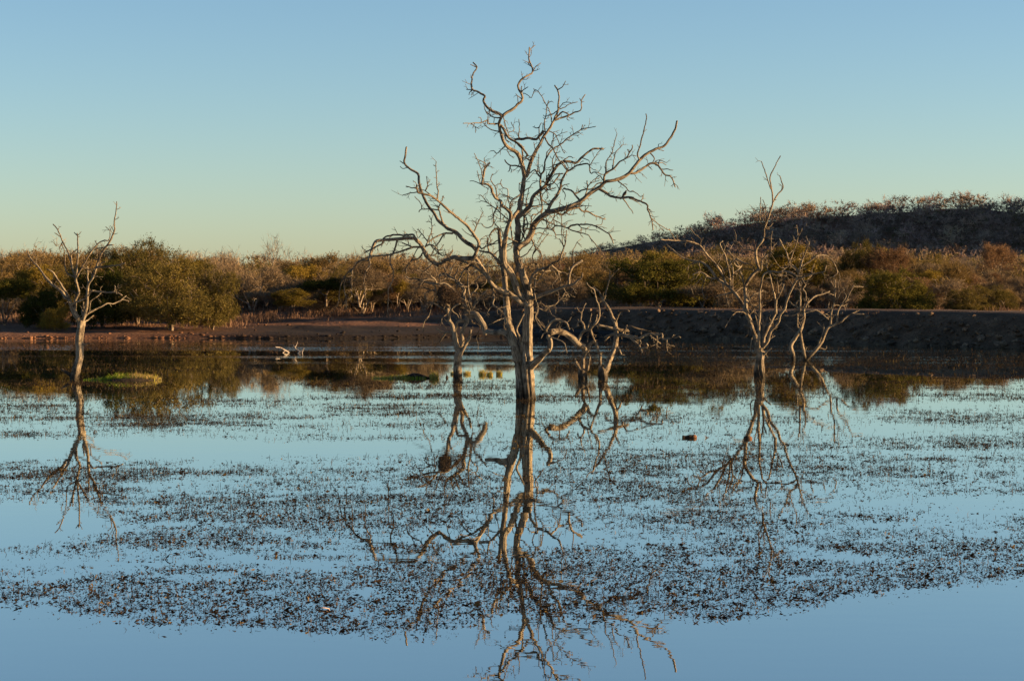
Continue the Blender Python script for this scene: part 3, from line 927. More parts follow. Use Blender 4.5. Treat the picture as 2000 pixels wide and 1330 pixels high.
TREE5 = """
T 18 14 | 1177,754 1177,740 1176,730 1176,724
L 6 5 | 1174,728 1172,710 1173,695 1171,688
L 11 3 | 1178,728 1184,722 1190,704 1199,685 1202,677 1203,665 1203,650 1202,632 1196,620 1189,604 1180,588 1169,570 1159,561
B 2.4 1.2 | 1180,586 1184,570 1191,544 1208,526
B 1.4 1 | 1191,545 1191,528
B 3 1.6 | 1202,632 1207,617 1213,608 1225,606 1229,609
B 3.6 2 | 1203,676 1210,683 1213,692
L 7 2 | 1203,654 1220,655 1235,658 1249,661 1257,656 1267,652 1281,654 1293,652 1294,662 1308,661 1321,659 1324,656 1329,659
B 2 1.2 | 1302,662 1302,672 1303,686
B 2 1.2 | 1311,661 1316,654
B 2.4 1.4 | 1270,656 1281,664 1291,671
B 2 1 | 1282,656 1284,666 1283,680
B 1.8 1 | 1278,672 1284,676 1290,679
B 4 2 | 1232,660 1247,673 1251,680 1254,689
B 4 2.4 | 1252,680 1260,679 1266,676 1262,672
B 2.6 1.4 | 1248,662 1252,670
B 2 1 | 1225,638 1244,641 1262,646 1287,652
B 3.4 2 | 1214,654 1220,644 1225,635
L 6 4 | 1203,652 1196,653 1190,655 1181,658
B 3 2 | 1190,656 1186,661 1181,665
L 6 4 | 1203,643 1190,640 1180,637 1169,635
B 5 4 | 1203,643 1214,645 1227,646
"""

TREE6 = """
T 21 17 | 1483,748 1483,735 1482,712 1484,694 1484,688
L 11 2 | 1480,690 1477,678 1476,660 1472,652 1466,633 1460,618 1455,605 1446,587 1433,570 1421,558 1412,552 1400,544 1389,528 1374,514 1360,511 1333,503 1313,487 1302,478
B 5 1.8 | 1420,557 1416,550 1410,535 1398,516 1385,503 1367,480 1344,471 1319,470 1290,468
B 2.2 1.2 | 1367,480 1369,468 1358,458 1346,445
B 2 1.2 | 1319,470 1312,458 1307,447
B 2 1.2 | 1366,482 1348,475 1331,476 1310,480
B 4 2 | 1400,544 1387,543 1376,535 1364,532 1353,537
B 1.8 1 | 1388,543 1392,552 1396,558
B 2 1.2 | 1365,512 1367,525 1368,531
B 2.4 1.4 | 1362,512 1346,518 1344,527
B 4.5 2 | 1432,570 1418,575 1406,576
B 2 1 | 1412,556 1417,574 1422,590 1424,600
B 4 2 | 1430,567 1431,550 1432,536 1445,523 1448,519
B 4 2 | 1427,560 1425,537 1419,508 1412,490 1405,476 1412,471
B 3 2 | 1446,523 1434,516 1436,508 1441,504
B 3.4 2 | 1445,522 1430,500 1420,488
B 4 3 | 1440,507 1448,511 1457,515
B 3 2 | 1432,536 1428,515 1416,500 1404,498
B 2 1 | 1400,516 1409,522 1415,535
B 2.4 1.4 | 1441,568 1448,562 1452,565
L 9 2 | 1466,632 1463,622 1457,605 1457,590 1455,562 1460,551 1471,535 1482,525 1478,512 1477,487 1491,467 1492,449 1498,431 1509,397 1507,368 1504,347 1513,327 1524,305
B 2.4 1.4 | 1505,368 1496,341 1487,316
B 3 1.6 | 1509,396 1520,380 1530,366 1526,355 1523,344
B 2.4 1.4 | 1492,442 1484,426 1485,405 1486,386
B 1.8 1 | 1493,430 1495,405 1490,390
B 3 2.6 | 1502,448 1494,442 1485,438
B 2.6 1.6 | 1493,466 1504,461
B 3 2 | 1453,556 1450,540 1445,528
B 4.5 2.4 | 1458,592 1470,577 1480,573 1490,568
B 3.4 2 | 1465,614 1472,604 1482,596 1490,590 1506,586
L 7.5 3.6 | 1482,684 1482,665 1482,645 1484,600 1484,570 1488,550 1491,537 1502,530
B 4 3.4 | 1502,530 1518,532 1536,530 1548,535 1556,539
B 3 2 | 1487,528 1487,515 1489,507 1497,499 1507,492
B 2 1 | 1506,492 1506,470 1508,452
B 2.4 1.6 | 1500,530 1497,520 1498,501
B 2.6 1.6 | 1481,640 1476,618 1474,605
L 8 6 | 1489,680 1491,672 1493,657 1502,638 1514,614
B 5.5 2.4 | 1515,613 1515,602 1514,585 1508,559 1503,535
B 4.4 2 | 1515,598 1517,585 1526,570 1530,555
B 2.4 1.4 | 1521,577 1519,560 1517,542
B 4 2.4 | 1492,660 1491,633 1487,615 1486,606
B 4 2.2 | 1491,640 1495,630 1499,620
L 8 3 | 1489,680 1492,676 1500,666 1505,648 1520,629 1524,615 1533,603 1536,588 1545,567 1554,550 1561,530 1567,509 1572,495 1581,474
B 4 1.8 | 1560,530 1552,522 1542,513 1537,497 1523,467
B 2.6 1.4 | 1542,513 1550,492 1558,465 1556,440
B 2 1.2 | 1558,463 1564,452 1567,445
B 3 1.6 | 1563,522 1584,509 1595,500 1612,499 1626,509 1635,530 1628,541
B 1.8 1 | 1587,507 1590,496
B 3 1.6 | 1555,547 1570,541 1584,537 1610,530 1613,519
B 2.2 1.2 | 1585,536 1586,525 1591,516
B 2 1.2 | 1568,510 1568,490
B 4.5 3 | 1524,616 1528,609 1534,605
L 6 2.6 | 1488,695 1494,690 1500,685 1506,680
L 3.6 2 | 1476,690 1470,689 1466,680 1469,660
B 2 1 | 1464,640 1461,648 1463,654
"""

TREE7 = """
T 9 7 | 1550,715 1550,703 1548,688 1544,676 1552,661 1563,646
L 7.5 2.4 | 1563,646 1569,629 1571,612 1570,602 1582,587 1593,579 1608,574 1620,569
B 3.4 2 | 1570,612 1557,600 1548,596 1540,585
B 3 1.8 | 1556,600 1556,590 1562,586
B 4.5 2.4 | 1565,612 1563,604 1563,575 1561,549
B 3.6 2 | 1573,602 1574,577 1569,564 1574,556
B 3.4 2 | 1573,611 1592,606 1605,613 1618,623
B 2.6 2 | 1558,638 1558,625 1558,613
B 1.4 1 | 1553,650 1542,640 1527,628
B 2 1.2 | 1578,602 1579,594 1576,588
L 8 6.5 | 1572,715 1572,701 1569,684 1565,663 1563,648
B 3 1.6 | 1573,684 1576,678
L 9 2.4 | 1574,703 1580,697 1594,682 1605,667 1616,642 1630,634 1645,627 1660,614 1687,614
B 2 1.2 | 1661,614 1670,610 1678,606
B 3 1.8 | 1599,672 1609,646 1608,634
B 4 2 | 1622,638 1624,608 1630,591 1631,570 1631,547
B 3.6 2 | 1635,632 1637,606 1652,587 1660,572 1668,557
B 2 1.2 | 1632,590 1643,570 1656,559
B 2 1 | 1640,600 1652,580 1648,572
B 2.6 1.6 | 1602,680 1613,682 1614,676
B 2.4 1.2 | 1624,608 1618,600 1620,590
B 1.8 1 | 1666,560 1678,560 1686,561
"""

TREE1 = """
T 19 13 | 144,752 145,740 150,718 156,695 155,668 157,645 159,627
L 9 5 | 143,738 138,733 128,726 120,721
L 13 10 | 158,630 149,618 140,600 133,582
B 7 2 | 132,582 127,581 119,567 104,557 89,542 77,524 65,512 56,497 55,490
B 5 2 | 132,577 131,575 122,560 110,542 101,530 91,526
B 3.4 2 | 134,588 140,594 155,587 170,582
B 1.6 1 | 78,524 70,514 72,500
L 6.5 3 | 143,606 146,604 148,584 154,571 148,546 149,533 152,497 151,456
B 1.6 1 | 151,460 145,454
B 4 1.8 | 147,542 141,521 134,495 123,472 112,448 104,438
B 2 1.2 | 119,464 107,455
B 2.6 1.4 | 144,541 128,528 127,495 120,475
B 2.8 1.6 | 141,518 139,499 147,490 154,483
B 1.6 1 | 122,473 116,485 120,496
B 4 2 | 149,542 163,517 175,497 184,485 199,471 211,470
B 1.8 1 | 190,478 186,470
L 8 2 | 162,625 168,603 170,590 170,577 173,555 182,541 190,517 199,495 213,474 224,450 223,436 227,411 228,394
B 3 2.4 | 172,555 171,540 171,521
B 3 2 | 180,545 181,533 185,524
B 4.5 2 | 188,522 208,521 231,518 244,515
B 3 2 | 196,521 199,513 206,512
B 1.8 1 | 240,516 238,510
B 2 1.2 | 213,468 215,452 206,443
B 2.4 2 | 209,480 215,479 221,478
B 2.2 1.6 | 206,484 196,485 187,485
B 2 1.4 | 183,540 190,540
B 4 2.4 | 172,577 179,569 192,570 206,571 228,572 238,577
B 2 1.4 | 228,575 226,566 223,557
B 2.4 1.4 | 183,505 180,515 176,520
L 5 2 | 160,612 166,597 181,586 197,573
B 2.4 1.4 | 176,590 175,600 176,606
L 4 1.6 | 164,622 170,614 184,606 210,593 224,593 247,578
B 2 1 | 232,590 240,585 252,588
B 3 2 | 166,612 162,600 163,590
L 4.5 2.4 | 160,634 164,629 174,624 182,616
L 4.5 2 | 156,671 165,672 176,670
"""

main_tree = dead_tree('dead_tree', MAIN, (1028, 778), 'tallest dead tree, thick twisted trunk and wide bare crown in the middle of the lake', 11, 2.4, spur=2.0, extra=75, zone=(930, 300, 1130, 600))
tree3 = dead_tree('dead_tree', TREE3, (894, 740), 'forked dead tree just behind the tallest one, a dark nest in its left branches', 23, 1.2, spur=1.4, extra=26, zone=(800, 515, 960, 640), wm=1.15)
tree4 = dead_tree('dead_tree', TREE4, (1139, 740), 'stunted dead tree with a thick limb drooping left beside the tallest tree', 31, 0.8, spur=0.9, wm=1.25)
tree5 = dead_tree('dead_tree', TREE5, (1177, 740), 'small leaning dead tree with a long horizontal branch reaching right', 37, 0.8, spur=0.9, wm=1.25)
tree6 = dead_tree('dead_tree', TREE6, (1483, 735), 'many-limbed dead tree on a short stout trunk in front of the dam wall', 41, 1.6, spur=1.4, extra=22, zone=(1340, 440, 1590, 640))
tree7 = dead_tree('dead_tree', TREE7, (1561, 703), 'thin dead tree of three slender stems nearest the dam wall', 47, 1.2, extra=10, zone=(1530, 530, 1680, 650))
tree1 = dead_tree('dead_tree', TREE1, (145, 740), 'lone slender dead tree beside the green grass islet', 53, 1.3, extra=8, zone=(60, 480, 250, 610))

# ------------------------------------------------------------------ scrub prototypes
def skeleton(rng, targets, stems, bend=0.12, pen=0.35, seg=0.55):
    """connects crown targets to the growing nodes; returns nodes, parents, radii, target node ids"""
    N = np.zeros((12000, 3)); Ln = np.zeros(12000); Pa = np.zeros(12000, dtype=np.int64)
    N[0] = (0, 0, -0.15); Pa[0] = -1; m = 1
    def grow(q, prev):
        nonlocal m
        N[m] = q; Pa[m] = prev; Ln[m] = Ln[prev] + math.dist(q, N[prev]); m += 1
        return m - 1
    for s in stems:
        prev = 0
        for q in (s * np.array((0.35, 0.35, 0.45)), s):
            prev = grow(q + rng.normal(size=3) * 0.03, prev)
    order = np.argsort(np.linalg.norm(targets, axis=1))
    ids = []
    for k in order:
        t = targets[k]
        D = N[1:m] - t
        # long detours and growing downwards are expensive
        c = np.sqrt((D * D).sum(1)) + pen * Ln[1:m] + np.maximum(0, D[:, 2]) * 0.8
        prev = int(np.argmin(c)) + 1
        p0 = N[prev].copy(); L = math.dist(t, p0); n = max(1, int(L / seg))
        for i in range(1, n + 1):
            f = i / n
            q = p0 + (t - p0) * f
            q[2] += bend * L * math.sin(math.pi * f)
            if i < n: q = q + rng.normal(size=3) * 0.05
            prev = grow(q, prev)
        ids.append(prev)
    N = N[:m].copy(); Pa = Pa[:m].copy()
    cnt = np.zeros(len(N))
    cnt[ids] = 1
    for i in range(len(N) - 1, 0, -1):
        cnt[Pa[i]] += cnt[i]
    return N, Pa, cnt, np.array(ids)

def edges_mesh(N, Pa, R, sides=4, keep=None):
    i = np.arange(1, len(N))
    if keep is not None: i = i[keep[i]]
    a = N[Pa[i]]; b = N[i]
    t = unit(b - a); ref = np.where(np.abs(t[:, 2:3]) < 0.9, np.array((0, 0, 1.0)), np.array((1.0, 0, 0)))
    u = unit(np.cross(t, ref)); w = np.cross(t, u)
    ang = np.linspace(0, 2 * np.pi, sides, endpoint=False)
    off = np.cos(ang)[None, :, None] * u[:, None, :] + np.sin(ang)[None, :, None] * w[:, None, :]
    ra = np.minimum(R[Pa[i]], R[i] * 1.35)[:, None, None]
    VA = a[:, None, :] + off * ra; VB = b[:, None, :] + off * R[i][:, None, None]
    V = np.concatenate([VA, VB], 1).reshape(-1, 3)
    m = len(i); base = (np.arange(m) * 2 * sides)[:, None]
    k = np.arange(sides); k2 = (k + 1) % sides
    Q = np.stack([base + k, base + k2, base + sides + k2, base + sides + k], -1).reshape(-1, 4)
    L = np.linalg.norm(b - a, axis=1)
    uv = np.zeros((m, 2 * sides, 2)); uv[:, :, 0] = np.tile(np.abs(np.linspace(-1, 1, sides)), 2)[None]; uv[:, sides:, 1] = L[:, None]
    uv[:, :, 1] += b[:, 2:3]
    return V, Q, uv.reshape(-1, 2)

def ribbons(P, D, L, W, rng, bend=0.25):
    """thin bent twig triangles-with-quad: base P, direction D, length L, width W"""
    n = len(P)
    s = unit(np.cross(D, rng.normal(size=(n, 3))))
    mid = P + D * (L * 0.55)[:, None] + rng.normal(size=(n, 3)) * (L * bend * 0.4)[:, None]
    tip = P + unit(D + rng.normal(size=(n, 3)) * bend) * L[:, None]
    w = W[:, None] * 0.5
    V = np.stack([P - s * w, P + s * w, mid + s * w * 0.7, mid - s * w * 0.7, tip], 1)
    b = (np.arange(n) * 5)[:, None]
    Q = b + np.array([[0, 1, 2, 3]]); T = b + np.array([[3, 2, 4]])
    return V.reshape(-1, 3), Q, T, mid, tip

def leaves(C, D, L, W, rng):
    """flat pointed leaf quads around C along D"""
    n = len(C)
    s = unit(np.cross(D, rng.normal(size=(n, 3))))
    l = (L * 0.5)[:, None]; w = (W * 0.5)[:, None]
    V = np.stack([C - D * l, C + s * w, C + D * l, C - s * w], 1)
    b = (np.arange(n) * 4)[:, None]
    return V.reshape(-1, 3), b + np.array([[0, 1, 2, 3]])

def crown_targets(rng, style, H, W, n):
    """points spread through lumpy crown volumes"""
    out = []
    if style == 'dome':           # bushy to the ground
        nc = 13
        cs = []
        for k in range(nc):
            a = rng.uniform(0, 6.28); r = W / 2 * math.sqrt(rng.uniform(0, 1)) * 0.66
            z = H * (0.16 + 0.66 * (k + rng.uniform(0, 1)) / nc) * (1 - 0.30 * (r / (W / 2)) ** 2)
            cs.append((r * math.cos(a), r * math.sin(a), z, rng.uniform(0.17, 0.27) * W, rng.uniform(0.15, 0.23) * H))
        for k in range(7):            # skirt
            a = 6.283 * k / 7 + rng.uniform(-0.4, 0.4); r = W / 2 * rng.uniform(0.45, 0.72)
            cs.append((r * math.cos(a), r * math.sin(a), H * rng.uniform(0.12, 0.24), 0.18 * W, 0.13 * H))
    elif style == 'umbrella':     # spreading, lifted and flattish crown
        cs = []
        for k in range(10):
            a = rng.uniform(0, 6.28); r = W / 2 * math.sqrt(rng.uniform(0, 1)) * 0.75
            z = H * rng.uniform(0.62, 0.88) * (1 - 0.18 * (r / (W / 2)) ** 2)
            cs.append((r * math.cos(a), r * math.sin(a), z, rng.uniform(0.14, 0.24) * W, rng.uniform(0.08, 0.15) * H))
    elif style == 'tree':
        cs = []
        for k in range(10):
            a = rng.uniform(0, 6.28); r = W / 2 * math.sqrt(rng.uniform(0, 1)) * 0.7
            z = H * rng.uniform(0.42, 0.86)
            cs.append((r * math.cos(a), r * math.sin(a), z, rng.uniform(0.14, 0.22) * W, rng.uniform(0.10, 0.17) * H))
    else:                         # 'fan' of upright stems
        cs = []
        for k in range(9):
            a = rng.uniform(0, 6.28); r = W / 2 * math.sqrt(rng.uniform(0, 1)) * 0.8
            z = H * rng.uniform(0.35, 0.78)
            cs.append((r * math.cos(a), r * math.sin(a), z, rng.uniform(0.14, 0.22) * W, rng.uniform(0.14, 0.25) * H))
    for k in range(n):
        c = cs[rng.integers(len(cs))]
        v = unit(rng.normal(size=3)); v[2] = v[2] * 0.8 + 0.25
        f = rng.uniform(0.35, 1.05) ** 0.6
        p = np.array((c[0] + v[0] * c[3] * f, c[1] + v[1] * c[3] * f, c[2] + v[2] * c[4] * f))
        p[2] = max(p[2], 0.06 * H)
        out.append(p)
    return np.array(out)

def make_scrub(seed, style, H, W, n=260, stems=4, twigs=7, leafs=7, leaf=(0.09, 0.045), twig_len=0.5, spiky=0.5, lean=0.25, tw=0.018, side=2, cheap=False):
    """returns (trunk mesh arrays, crown mesh arrays)"""
    rng = np.random.default_rng(seed)
    T = crown_targets(rng, style, H, W, n)
    st = []
    for k in range(stems):
        a = 6.28 * k / stems + rng.uniform(-0.5, 0.5)
        r = W * lean * rng.uniform(0.4, 1.0) * 0.6
        st.append(np.array((r * math.cos(a), r * math.sin(a), H * rng.uniform(0.22, 0.42))))
    N, Pa, cnt, ids = skeleton(rng, T, st, seg=1.6 if cheap else 0.55)
    R = 0.0085 * np.maximum(cnt, 1) ** 0.44 * (H / 4.5) ** 0.3
    V, Q, uv = edges_mesh(N, Pa, R, 3 if cheap else 4, (cnt > 1) if cheap else None)
    # twiglets at the crown points
    P0 = np.repeat(N[ids], twigs, 0)
    cen = np.array((0, 0, H * 0.35))
    outd = unit(P0 - cen)
    D = unit(outd * 0.6 + np.array((0, 0, spiky)) + rng.normal(size=P0.shape) * 0.75)
    L = twig_len * rng.uniform(0.5, 1.25, len(P0))
    v1, q1, t1, mid, tip = ribbons(P0, D, L, np.full(len(P0), tw), rng)
    CV = [v1]; CQ = [q1]; CT = [t1]; b = len(v1)
    # side twigs
    if side:
     P1 = np.repeat(mid, side, 0); D1 = unit(np.repeat(D, side, 0) + rng.normal(size=P1.shape) * 0.7)
     v2, q2, t2, m2, tp2 = ribbons(P1, D1, np.repeat(L, side) * 0.55, np.full(len(P1), tw * 0.7), rng)
     CV.append(v2); CQ.append(q2 + b); CT.append(t2 + b); b += len(v2)
    LV = None
    if leafs:
        f = rng.uniform(0.15, 1.05, len(P0) * leafs)[:, None]
        C = np.repeat(P0, leafs, 0) * (1 - f) + np.repeat(tip, leafs, 0) * f + rng.normal(size=(len(P0) * leafs, 3)) * 0.07
        DD = unit(np.repeat(D, leafs, 0) + rng.normal(size=C.shape) * 0.9)
        v3, q3 = leaves(C, DD, rng.uniform(0.6, 1.3, len(C)) * leaf[0], rng.uniform(0.6, 1.3, len(C)) * leaf[1], rng)
        CV.append(v3); CQ.append(q3 + b); b += len(v3)
    return (V, Q, uv), (np.vstack(CV), np.vstack(CQ), np.vstack(CT))

def scrub_proto(name, kind_mat, bark, **kw):
    (V, Q, uv), (CV, CQ, CT) = make_scrub(**kw)
    return dict(H=kw['H'], W=kw['W'], trunk=(lambda me: (me.materials.append(bark), me)[1])(mesh_np('trunk', V, [Q], uv=uv)),
                crown=(lambda me: (me.materials.append(kind_mat), me)[1])(mesh_np('crown', CV, [CQ, CT])), name=name)

PRO = {}
PRO['olive'] = [scrub_proto('thorn_bush', MAT['olive'], MAT['bark'], seed=s, style='dome', H=4.5, W=5.2, n=400, stems=5, twigs=8, leafs=6, twig_len=0.55, spiky=0.75, leaf=(0.125, 0.05)) for s in (101, 102)]
PRO['dark'] = [scrub_proto('thorn_bush', MAT['dark_green'], MAT['bark'], seed=s, style='dome', H=3.4, W=5.0, n=400, stems=5, twigs=8, leafs=6, twig_len=0.45, spiky=0.55, leaf=(0.13, 0.06)) for s in (111, 112)]
PRO['flat'] = [scrub_proto('thorn_bush', MAT['dark_green'], MAT['bark'], seed=s, style='umbrella', H=3.2, W=4.2, n=300, stems=5, twigs=7, leafs=6, twig_len=0.40, spiky=0.5, leaf=(0.115, 0.055), lean=0.35) for s in (121, 122)]
PRO['yellow'] = [scrub_proto('leafy_shrub', MAT['yellow_green'], MAT['bark_pale'], seed=s, style='tree', H=4.2, W=3.8, n=300, stems=3, twigs=7, leafs=5, twig_len=0.5, spiky=0.6, leaf=(0.11, 0.06)) for s in (131, 132)]
PRO['yshrub'] = [scrub_proto('leafy_shrub', MAT['yellow_green'], MAT['bark'], seed=s, style='dome', H=2.2, W=2.6, n=230, stems=5, twigs=7, leafs=8, twig_len=0.3, spiky=0.7, leaf=(0.08, 0.04)) for s in (135, 136)]
PRO['ochre'] = [scrub_proto('leafy_shrub', MAT['ochre'], MAT['bark_pale'], seed=s, style='tree', H=4.4, W=4.0, n=260, stems=4, twigs=7, leafs=5, twig_len=0.55, spiky=0.6, leaf=(0.085, 0.05)) for s in (141, 142, 143)]
PRO['red'] = [scrub_proto('leafy_shrub', MAT['red'], MAT['bark'], seed=s, style='tree', H=4.6, W=4.4, n=270, stems=3, twigs=7, leafs=6, twig_len=0.5, spiky=0.5, leaf=(0.09, 0.055)) for s in (151,)]
PRO['bare'] = [scrub_proto('bare_shrub', MAT['twig'], MAT['bark_pale'], seed=s, style='fan', H=3.8, W=3.4, n=210, stems=6, twigs=9, leafs=2, twig_len=0.7, spiky=0.9, leaf=(0.05, 0.03), tw=0.02) for s in (161, 162, 163)]
PRO['low'] = [scrub_proto('dry_brush', MAT['twig'], MAT['bark'], seed=s, style='fan', H=1.5, W=2.2, n=120, stems=7, twigs=10, leafs=3, twig_len=0.45, spiky=1.0, leaf=(0.05, 0.03), tw=0.014) for s in (171, 172)]
PRO['pale'] = [scrub_proto('bare_tree', MAT['twig'], MAT['bark_pale'], seed=s, style='tree', H=5.0, W=3.8, n=75, stems=2, twigs=3, leafs=0, twig_len=0.8, spiky=0.8, tw=0.022) for s in (181, 182)]

def place_scrub(kind, var, x, y, H, W, rz, label, cat, group, name=None, zoff=0.0):
    pr = PRO[kind][var % len(PRO[kind])]
    z = float(ground_z(x, y))
    dsd = float(dam_sd(x, y))
    if y < 130 and 0 < dsd < 9:          # standing on the dam
        z = max(z, 1.5)
    root = empty(name or pr['name'], (x, y, z + zoff - 0.03), rz, (W / pr['W'], W / pr['W'], H / pr['H']))
    tag(root, label, cat, group)
    link('trunk', pr['trunk'], None, root)
    link('crown', pr['crown'], None, root)
    return root

def px_x(px, d):
    return (px - 1000) / F_PX * d

# shrubs one can pick out along the shore: kind, variant, px, distance, top py, width px, rotation, label, category
SHRUBS = [
 ('olive', 0, 335, 114.6, 492, 205, 0.3, 'largest olive green thorn bush on the left shore behind the lone dead tree', 'bush'),
 ('olive', 1, 268, 119.0, 466, 150, 1.9, 'tall olive bush whose pointed top rises above the left skyline', 'bush'),
 ('olive', 1, 415, 116.0, 512, 105, 4.0, 'narrow olive bush leaning on the right side of the largest bush', 'bush'),
 ('dark', 0, 200, 116.0, 512, 130, 2.2, 'dark shaded thorn bush behind the trunk of the lone dead tree', 'bush'),
 ('flat', 0, 8, 118.0, 545, 120, 0.9, 'dark flat topped bush cut by the left picture edge', 'bush'),
 ('dark', 1, 82, 116.2, 560, 90, 3.0, 'dark low bush between the left edge and the lone dead tree', 'bush'),
 ('yshrub', 0, 108, 113.8, 596, 62, 0.4, 'small sunlit green shrub at the foot of the dark bushes on the left', 'shrub'),
 ('ochre', 0, 35, 134, 500, 170, 0.2, 'broad ochre leaved tree at the far left behind the dark bushes', 'tree'),
 ('ochre', 1, 118, 138, 492, 120, 2.0, 'straw coloured tree behind the left limb of the lone dead tree', 'tree'),
 ('yshrub', 1, 570, 121.0, 563, 84, 1.2, 'round yellowish shrub standing alone on the mud left of centre', 'shrub'),
 ('flat', 1, 637, 125.5, 542, 120, 0.5, 'dark flat topped thorn bush with its forked stems showing', 'bush'),
 ('flat', 0, 705, 130.0, 545, 92, 2.7, 'dark green bush under the drooping left branches of the tallest dead tree', 'bush'),
 ('bare', 0, 492, 128, 520, 110, 0.3, 'grey leafless shrub right of the olive bushes', 'shrub'),
 ('bare', 1, 450, 135, 505, 100, 1.3, 'grey leafless shrub peeping over the right shoulder of the olive bushes', 'shrub'),
 ('ochre', 2, 655, 146, 484, 125, 0.8, 'tall ochre tree behind the flat topped thorn bush', 'tree'),
 ('yellow', 0, 590, 143, 512, 100, 2.2, 'yellow green tree behind the round yellowish shrub', 'tree'),
 ('ochre', 1, 748, 138, 505, 96, 4.2, 'sandy leaved tree behind the hanging twigs left of the tallest dead tree', 'tree'),
 ('dark', 1, 530, 141, 512, 80, 0.2, 'small dark crowned tree on pale stems left of centre', 'tree'),
 ('bare', 2, 830, 131, 535, 100, 0.6, 'grey leafless shrub seen through the nest tree', 'shrub'),
 ('bare', 0, 1098, 128, 540, 100, 2.6, 'leafless brown shrub right of the tallest dead trunk', 'shrub'),
 ('ochre', 0, 1130, 142, 498, 120, 1.0, 'ochre tree left of the big dark bush behind the dam', 'tree'),
 ('dark', 0, 1285, 122.0, 494, 205, 1.1, 'largest dark green bush standing at the left end of the dam crest', 'bush'),
 ('olive', 0, 1392, 126.0, 488, 165, 2.4, 'olive bush joined to the right side of the large dark bush', 'bush'),
 ('yellow', 1, 1545, 136, 478, 150, 0.9, 'yellow green tree behind the many-limbed dead tree', 'tree'),
 ('olive', 1, 1672, 139, 470, 130, 2.0, 'olive tree behind the three stemmed dead tree', 'tree'),
 ('red', 0, 1730, 137, 482, 130, 0.7, 'red brown leaved tree above the round dark bush on the right', 'tree'),
 ('dark', 1, 1752, 116.5, 523, 165, 0.3, 'round dark green bush on the dam crest at the right', 'bush'),
 ('olive', 1, 1893, 116.0, 556, 105, 1.4, 'low olive bush on the dam, left of the pair near the right edge', 'bush'),
 ('olive', 0, 1948, 117.0, 558, 82, 3.3, 'low olive bush on the dam, right of the pair near the right edge', 'bush'),
 ('ochre', 2, 1835, 134, 500, 110, 2.8, 'pale ochre tree on a thin trunk between the bushes on the right', 'tree'),
 ('red', 0, 1950, 172, 476, 100, 3.9, 'red brown tree near the right picture edge', 'tree'),
 ('bare', 1, 1650, 124, 545, 80, 0.0, 'leafless brush behind the slender three stemmed dead tree', 'shrub'),
 ('low', 0, 1372, 119.5, 556, 100, 0.3, 'reddish dry brush at the foot of the olive bush on the dam', 'brush'),
 ('low', 1, 1440, 119.0, 565, 90, 1.1, 'dry brush on the dam crest left of the many-limbed dead tree', 'brush'),
 ('pale', 0, 545, 152, 458, 80, 0.6, 'bare crooked tree breaking the skyline left of centre', 'bare tree'),
 ('pale', 1, 445, 155, 468, 80, 2.0, 'bare pale tree poking above the skyline right of the olive bushes', 'bare tree'),
 ('pale', 1, 68, 140, 462, 60, 0.2, 'bare twiggy tree above the skyline at the far left', 'bare tree'),
]
taken = []
for (k, v, px, d, top, wpx, rz, lab, cat) in SHRUBS:
    x = px_x(px, d); zt = at(px, top, d)[2]
    z = float(ground_z(x, d)); 
    if d < 130 and 0 < float(dam_sd(x, d)) < 9: z = max(z, 1.5)
    place_scrub(k, v, x, d, max(0.7, (zt - z)), wpx / F_PX * d, rz, lab, cat, 'shrubs along the shore')
    taken.append((x, d, wpx / F_PX * d / 2))

# the scrubland behind: the nearest as individuals, the rest as one mass
rng = np.random.default_rng(77)
KINDS = {
 'bare': ('grey brown leafless shrub in the scrub behind the lake', 'shrub', 'leafless shrubs of the scrubland'),
 'ochre': ('ochre leaved shrub in the scrub behind the lake', 'shrub', 'ochre shrubs of the scrubland'),
 'yellow': ('yellow green shrub in the scrub behind the lake', 'shrub', 'yellow green shrubs of the scrubland'),
 'olive': ('olive thorn bush deep in the scrub behind the lake', 'bush', 'olive bushes of the scrubland'),
 'red': ('rust brown shrub in the scrub behind the lake', 'shrub', 'rust brown shrubs of the scrubland'),
 'pale': ('bare pale stemmed tree in the scrub behind the lake', 'bare tree', 'bare trees of the scrubland'),
 'low': ('low dry brush at the front edge of the scrub', 'brush', 'low dry brush along the scrub edge'),
}
cand = []
d = 126.0
while d < 320:
    step = 2.6 if d < 150 else 4.2 if d < 200 else 7.5
    half = d * 0.2326 * 1.22 + 3
    n = int(2 * half / (2.3 if d < 150 else 3.2 if d < 200 else 4.6))
    for i in range(n):
        x = rng.uniform(-half, half); y = d + rng.uniform(-0.5, 0.5) * step
        s = float(dam_sd(x, y)) if y < 122 else 20
        if x > 2 and 0 < s < 9 and y < 124: continue
        if any((x - t[0]) ** 2 + ((y - t[1]) * 0.8) ** 2 < (t[2] * 0.8) ** 2 for t in taken): continue
        cand.append((x, y))
    d += step
cand.sort(key=lambda c: c[1] + (30 if abs(c[0] / c[1]) > 0.25 else 0))
mass = []; SOLO = []
ind = 0
REFX = [0, 60, 120, 430, 470, 500, 540, 720, 780, 880, 1000, 1180, 1200, 1450, 1480, 1640, 1660, 1850, 1870, 2000]
REFY = [765, 770, 800, 800, 715, 705, 745, 755, 742, 712, 715, 738, 775, 775, 722, 722, 755, 755, 735, 732]
def height_cap(x, y):
    """how tall scrub at x, y may be for its mirror image to end where the photograph's does"""
    lim = np.interp(x / y * F_PX + 1000, REFX, REFY)
    top = 2 * (540 + F_PX * CAM_H / y) - lim
    return CAM_H - (top - 540) * y / F_PX - float(ground_z(x, y))
